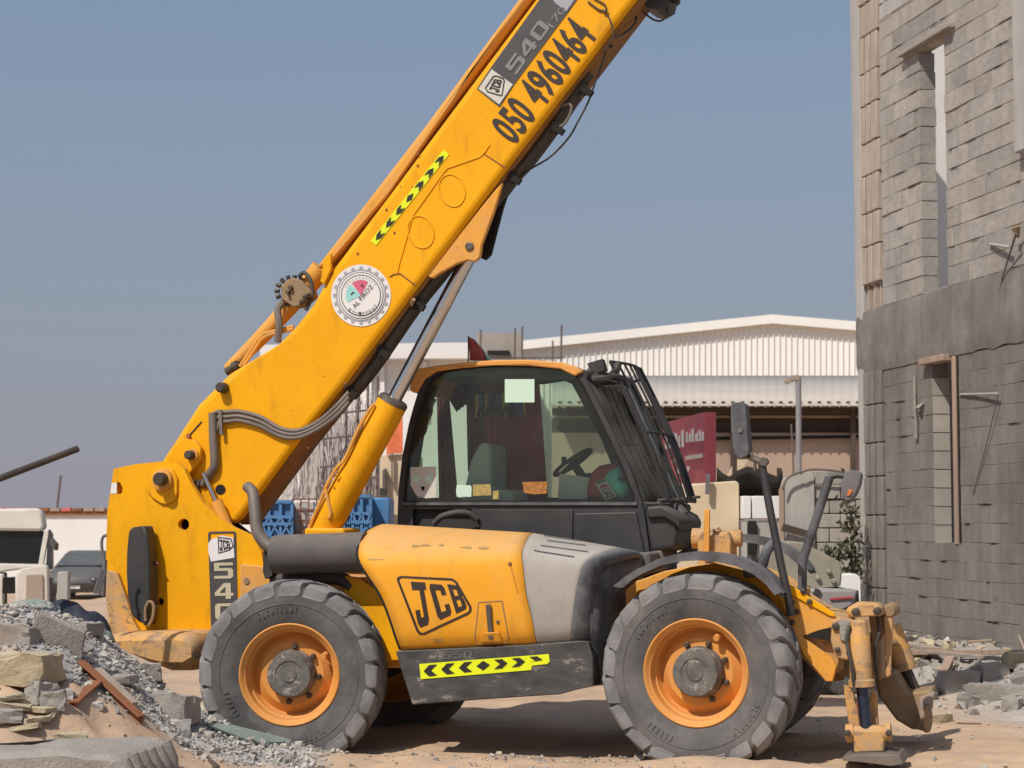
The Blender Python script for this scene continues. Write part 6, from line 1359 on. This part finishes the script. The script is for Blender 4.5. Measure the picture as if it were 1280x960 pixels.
pipe([(1062, 782, SV - .03), (1058, 800, SV - .06), (1064, 830, SV - .08), (1068, 858, SV - .05)], .012, 'leg_hose', 'hose', sb)
pipe([(1096, 765, SV + .2), (1099, 790, SV + .12), (1094, 815, SV + .14), (1097, 850, SV + .2)], .012, 'leg_hose', 'hose', sb)
for px, py, r_ in ((1045, 783, .028), (1062, 816, .022), (1047, 812, .02), (1070, 765, .03), (1097, 764, .03)):
    MB().lathe(mp(px, py, SV - (.002 if px < 1068 else -.02)), (0, -1, 0), [(0, r_), (.018, r_), (.022, r_ * .7)], 8, 0, False, True).build('leg_bolt', 'pin', sb)
for px in (1060, 1111): MB().lathe(mp(px, 916, SV - .055), (0, -1, 0), [(0, .022), (.02, .022), (.024, .012)], 8, 0, False, True).build('leg_bolt', 'pin', sb)
plate([(1070, 880), (1074, 870), (1078, 872), (1080, 905), (1074, 910)], SV + .02, SV + .05, 'leg_web', 'rust', sb)
plate([(1004, 795), (1022, 788), (1043, 783), (1041, 802), (1030, 800)], .352, .358, 'nose_recess', 'hole', ff, bevel=0)

wm = MB(); r9 = random.Random(12)
for cx_, cy_, w_ in ((520, 684, 9), (532, 683.4, 7), (551, 683, 5), (584, 686, 9), (604, 687, 8), (470, 700, 14), (548, 799, 9)):
    P_ = []
    for i in range(14):
        a = i / 14 * 2 * math.pi; P_.append((cx_ + w_ * math.cos(a) * r9.uniform(.5, 1.1), cy_ + (1.9 if w_ < 10 else .9) * math.sin(a) * r9.uniform(.4, 1.2)))
    wm.flat([onb(*p) for p in P_])
wm.build('worn_patches', 'wearmark', bn, kind='stuff')

# ================================================================== THINGS IN AND ON THE CAB
def thing_mesh(mb, name, mats, label, cat, group=None, **k):
    o = mb.build(name, mats, **k); tag(o, label, cat, group); return o
def wface(pts, v): return [MM @ mp(x, y, v) for x, y in pts]
LAT = MM.to_3x3() @ V((0, 1, 0))
fl = root('flag', 'small faded red and teal flag standing on the cab roof', 'flag', MM @ mp(587, 452, 1.6))
mb = MB(); rows = []
for t, (a, b) in enumerate((((586, 421), (586, 450)), ((592, 424), (594, 451)), ((599, 431), (602, 451)), ((605, 440), (607, 451)))): rows.append([MM @ (mp(*a, 1.6) + V((0, .02 * math.sin(t * 2.2), 0))), MM @ (mp(*b, 1.6) + V((0, .03 * math.sin(t * 2.2 + 1), 0)))])
mb.sheet(rows); mb.build('red_panel', 'redcloth', fl, space='w', solid=.004)
mb = MB(); rows = []
for t, (a, b) in enumerate((((600, 431), (604, 451)), ((605, 439), (609, 451)), ((610, 446), (614, 451)))): rows.append([MM @ (mp(*a, 1.63) + V((0, .02 * math.sin(t * 2.2), 0))), MM @ mp(*b, 1.63)])
mb.sheet(rows); mb.build('teal_panel', 'tealcloth', fl, space='w', solid=.004)
MB().tube([MM @ mp(585.5, 452, 1.6), MM @ mp(585.5, 420, 1.6)], .006, 6).build('flagstaff', 'steel', fl, space='w')
# heart cushion with its ribbon
hp = root('heart_cushion', 'red and teal heart cushion with white ribbon leaning behind the cab window', 'cushion', MM @ mp(765, 622, 1.5))
def puff(pts, v, th_, name, m):
    c = V((sum(p[0] for p in pts) / len(pts), sum(p[1] for p in pts) / len(pts), 0)); rows = []
    for q, d in ((1, 0), (.97, .3), (.85, .7), (.6, .92), (.25, 1), (.02, 1.0)):
        rows.append([MM @ (mp(c.x + (x - c.x) * q, c.y + (y - c.y) * q, v) + V((0, -th_ * d, 0))) for x, y in pts + pts[:1]])
    return MB().sheet(rows).build(name, m, hp, space='w', angle=80)
puff([(735, 606), (741, 590), (750, 582), (764, 579), (775, 584), (782, 598), (778, 620), (760, 625), (740, 624), (734, 618)], 1.50, .10, 'cushion_back', 'redcloth')
puff([(753, 600), (762, 588), (774, 583), (779, 593), (776, 600), (783, 603), (786, 613), (780, 623), (770, 624), (758, 616)], 1.45, .09, 'cushion_front', 'tealcloth')
def rib(x, y): return MM @ mp(743 + x * 14 + y * 14, 603 - x * 5 + y * 22.5, 1.345)
mb = MB(); mb.prism([rib(0, 0), rib(1, 0), rib(1, 1), rib(0, 1)], LAT * .006); mb.build('ribbon', 'whitesticker', hp, space='w')
mb = MB()
def rt(y0, y1): return lambda a, b: MM @ mp(*(lambda x, y: (743 + x * 14 + y * 14, 603 - x * 5 + y * 22.5))(.12 + .76 * b, y0 + (y1 - y0) * a), 1.340)
fonttext(mb, 'I', rt(.04, .12)); fonttext(mb, 'UAE', rt(.48, .97), bold=.02)
mb.build('ribbon_lettering', 'blackpaint', hp, space='w')
mb = MB(); hrt = [(.5, 0), (.0, .5), (.0, .8), (.2, 1), (.4, .95), (.5, .8), (.6, .95), (.8, 1), (1, .8), (1, .5)]; g_ = rt(.20, .42); mb.flat([g_(1 - y, x) if False else g_(y, x) for x, y in hrt]); mb.build('ribbon_heart', 'pink', hp, space='w')
thing_mesh(MB().prism(wface([(697, 624), (699, 592), (737, 597), (734, 624)], 1.50), LAT * .05), 'paper_box', 'whitesticker', 'pale flat box propped in the cab beside the heart cushion', 'box', bevel=.004)

# ================================================================== RUBBLE AT THE LEFT
def hit(px, py):
    d = ray(px, py); t = 9.0
    while t < 40:
        p = CAMP + d * t
        if p.z <= gheight(p.x, p.y): return p
        t += .01
    return p
rk = random.Random(21)
# front slab with its fluted end
sl_ = root('concrete_slab', 'large cracked concrete slab with fluted dark end in the bottom left corner', 'slab', (-2.8, 11.2, .1))
def slabtop(x, y): return .315 + .03 * noise.noise(V((x * 3, y * 3, 1))) + .012 * noise.noise(V((x * 9, y * 9, 6)))
rows = []
for j in range(19):
    v = j / 18; r_ = []
    for i in range(40):
        u = i / 39; x = -3.9 + u * 1.73 + .12 * v; y = 10.72 + .95 * v + .05 * u; r_.append(V((x, y, slabtop(x, y) - (.03 if i in (0, 39) or j in (0, 18) else 0) + .02 * (1 - u))))
    rows.append(r_)
mb = MB(); mb.sheet(rows)
lo = lambda p: V((p.x, p.y, -.12))
mb.sheet([rows[0], [lo(p) for p in rows[0]]]); mb.sheet([[r_[-1] for r_ in rows], [lo(r_[-1]) for r_ in rows]]); mb.sheet([rows[-1], [lo(p) for p in rows[-1]]])
mb.build('slab_body', 'chunk', sl_, space='w', angle=30)
for k in range(6):
    v = .04 + k * .16; x = -3.9 + 1.73 + .12 * v + .01; y = 10.77 + .95 * v
    MB().tube([V((x, y, -.1)), V((x + .005, y, .20)), V((x - .03, y, .285 + rk.uniform(-.02, .01)))], [.075, .06], 10).build('flute', 'chunk', sl_, space='w')
MB().tube([V((-3.4, 10.8, .335)), V((-3.15, 11.0, .335)), V((-2.95, 11.1, .33)), V((-2.75, 11.35, .32)), V((-2.65, 11.5, .32))], .012, 5, 0, 3).build('crack', 'hole', sl_, space='w')
def chunk(px, py, sx, sy, sz, rot, label, m='chunk', seed=0, name='concrete_chunk', cat='chunk', tilt=0.0, n=15, lift=.35, group=None):
    r_ = random.Random(seed + 50); c = hit(px, py); q = Matrix.Rotation(rot, 3, 'Z') @ Matrix.Rotation(tilt, 3, 'Y') @ Matrix.Rotation(tilt * .6, 3, 'X'); pts = []
    for x in (-1, 1):
        for y in (-1, 1):
            for z in (-1, 1):
                for _ in range(2): pts.append(q @ V((x * sx * r_.uniform(.72, 1), y * sy * r_.uniform(.72, 1), z * sz * r_.uniform(.7, 1))))
    c = c + V((0, 0, sz * lift)); h = MB().hull(pts); bm = bmesh.new(); vv = [bm.verts.new(p) for p in h.v]
    for f_ in h.f: bm.faces.new([vv[i] for i in f_])
    bmesh.ops.triangulate(bm, faces=bm.faces[:]); bmesh.ops.subdivide_edges(bm, edges=bm.edges[:], cuts=3, use_grid_fill=True)
    a_ = min(sx, sy, sz); o3 = V((seed * 7.3, 1, 2))
    for v_ in bm.verts:
        p = v_.co; nv = noise.noise_vector(p * (1.1 / a_) + o3) * a_ * .30 + noise.noise_vector(p * (3.5 / a_) + o3) * a_ * .13
        v_.co = p + nv
    bm.verts.index_update(); mb = MB(); mb.add([c + v_.co for v_ in bm.verts], [tuple(v_.index for v_ in f_.verts) for f_ in bm.faces]); bm.free()
    o = mb.build(name, m, angle=24); tag(o, label, cat, group); return o
chunk(24, 852, .25, .18, .095, -.25, 'yellowish topped concrete block at the left edge, above the flakes', 'chunk_tan', 1, lift=.9)
chunk(72, 802, .19, .07, .11, .35, 'flat tan slab standing tilted in the grey gravel', 'chunk', 2, tilt=.35, lift=.3)
chunk(216, 890, .19, .13, .10, -.5, 'big grey lump with dark underside between rusty angle irons and rear tyre', 'chunk', 3, lift=.25)
chunk(188, 843, .08, .08, .07, .3, 'small upright lump at the heap edge below the counterweight', 'chunk', 4, lift=.2)
chunk(146, 852, .13, .10, .03, -.2, 'thin flat grey piece lying just above the rusty angle irons', 'chunk', 5, lift=.5)
chunk(52, 872, .09, .08, .07, .8, 'dark grey lump under the yellowish block', 'chunk', 6, lift=.5)
chunk(66, 882, .08, .06, .06, .1, 'smaller dark lump beside the flakes', 'chunk', 7, lift=.5)
chunk(12, 798, .13, .09, .07, .4, 'broken reddish brick lump half buried at the left edge', 'tan_concrete', 8, lift=.4)
chunk(34, 800, .07, .06, .06, 1.2, 'pale lump next to the broken reddish one', 'chunk', 9, lift=.4)
chunk(110, 790, .09, .08, .05, 1.0, 'grey lump right of the tilted tan slab', 'chunk', 10, lift=.4)
chunk(82, 872, .05, .05, .035, .3, 'small white stone beside the rusty angle irons', 'pale_concrete', 11, name='stone', cat='stone', lift=.6)
chunk(122, 886, .035, .03, .028, .3, 'tiny white stone below the crossing angle irons', 'pale_concrete', 12, name='stone', cat='stone', lift=.6)
chunk(226, 911, .07, .06, .05, .3, 'white crumbly lump in front of the big grey one', 'pale_concrete', 13, lift=.25)
chunk(8, 900, .10, .09, .04, .2, 'flat grey piece at the left edge by the bottom slab', 'chunk', 16, lift=.6)
for k, (px, py, a, lb) in enumerate(((20, 888, .3, 'cream stone flake at the left edge under the dark lumps'), (48, 892, -.4, 'uppermost cream stone flake of the heap of flakes'), (42, 905, .9, 'cream stone flake in the middle of the heap of flakes'),
        (30, 915, .1, 'lowest cream stone flake, just above the bottom slab'), (60, 898, 1.4, 'rightmost cream stone flake of the heap of flakes'), (10, 878, .7, 'cream stone flake right below the yellowish block'), (90, 925, .2, 'lone cream stone flake lying on the bottom slab'))):
    chunk(px, py, .10, .055, .016, a, lb, 'chunk_tan', 30 + k, name='stone_flake', cat='flake', tilt=rk.uniform(-.3, .3), lift=1.6, group='cream stone flakes')
def bar_thing(p0, p1, w_, h_, name, m, label, cat, lift=.03, angle=False, ends=(0, 0), group=None):
    a = hit(*p0) + V((0, 0, lift + ends[0])); b = hit(*p1) + V((0, 0, lift + ends[1])); mb = MB(); mb.bar(a, b, w_, h_)
    if angle: mb.bar(a + V((0, .02, -w_ / 2)), b + V((0, .02, -w_ / 2)), h_, w_)
    o = mb.build(name, m, bevel=.003); tag(o, label, cat, group); return o
bar_thing((101, 838), (177, 908), .065, .014, 'angle_iron', 'rust', 'long rusty brown angle iron slanting down across a shorter one', 'angle iron', .06, True)
bar_thing((92, 886), (121, 860), .07, .016, 'angle_iron', 'rust', 'short rusty brown angle iron under the long one', 'angle iron', .04, True)
bar_thing((121, 846), (168, 890), .06, .05, 'timber_batten', 'timber_grey', 'grey brown batten lying behind the long rusty angle iron', 'batten', .04)
bar_thing((248, 944), (272, 963), .03, .03, 'iron_bar', 'steel', 'short dark iron bar on the sand at the bottom left', 'bar', .015)

# ================================================================== DEBRIS ALONG THE BLOCK WALL
bar_thing((1142, 828), (1300, 829), .05, .05, 'timber_plank', 'timber', 'long pinkish plank lying along the foot of the block wall', 'plank', .10)
bar_thing((1132, 824), (1262, 838), .10, .03, 'timber_plank', 'timber_grey', 'grey plank in front of the long pinkish one', 'plank', .10)
bar_thing((1166, 872), (1188, 838), .085, .025, 'timber_plank', 'timber', 'short tan plank leaning up against the grey plank', 'plank', .03, ends=(0, .10))
bar_thing((1130, 818), (1168, 826), .16, .03, 'timber_plank', 'timber_grey', 'short wide board against the wall behind the far stabiliser', 'plank', .12)
bar_thing((1210, 820), (1240, 818), .09, .02, 'timber_plank', 'timber', 'broken splinter lying on the long pinkish plank', 'plank', .14)
bar_thing((1272, 815), (1286, 832), .02, .02, 'timber_stick', 'timber_grey', 'thin stick leaning on the wall at the right edge', 'stick', .05, ends=(.15, 0))
chunk(1199, 862, .20, .12, .15, .3, 'pointed grey concrete chunk beside the short tan plank', 'chunk', 14, lift=.2)
chunk(1245, 872, .27, .18, .09, -.1, 'wide flat grey chunk at right below the wall', 'chunk', 15, lift=.4)
chunk(1238, 848, .15, .12, .10, .2, 'grey chunk tucked under the planks', 'chunk', 17, lift=.4)
chunk(1275, 838, .16, .12, .08, 0, 'pale yellowish block on the planks at the right edge', 'chunk_tan', 18, lift=1.2)
chunk(1222, 878, .16, .12, .06, .5, 'small pale chunk in front of the wide flat one', 'chunk', 19, lift=.4)
chunk(1265, 885, .10, .08, .06, 1.1, 'rounded lump low at the right edge', 'chunk', 20, lift=.4)
chunk(1176, 902, .09, .07, .05, .6, 'small tan lump beside the far stabiliser foot', 'chunk_tan', 22, lift=.4)
bar_thing((1196, 905), (1226, 906), .012, .012, 'twig', 'stem', 'thin dry twig on the sand right of the stabiliser', 'twig', .008)

c0 = [hit(x, y) for x, y in ((262, 914), (318, 932), (376, 930), (318, 906))]; c0 = [p + V((0, 0, .045 if i in (0, 3) else .02)) for i, p in enumerate(c0)]
o = MB().prism(c0, (0, .01, -.02)).build('fibre_sheet', 'green_tarp', bevel=.004); tag(o, 'flat grey green board lying at the foot of the rear tyre', 'board')
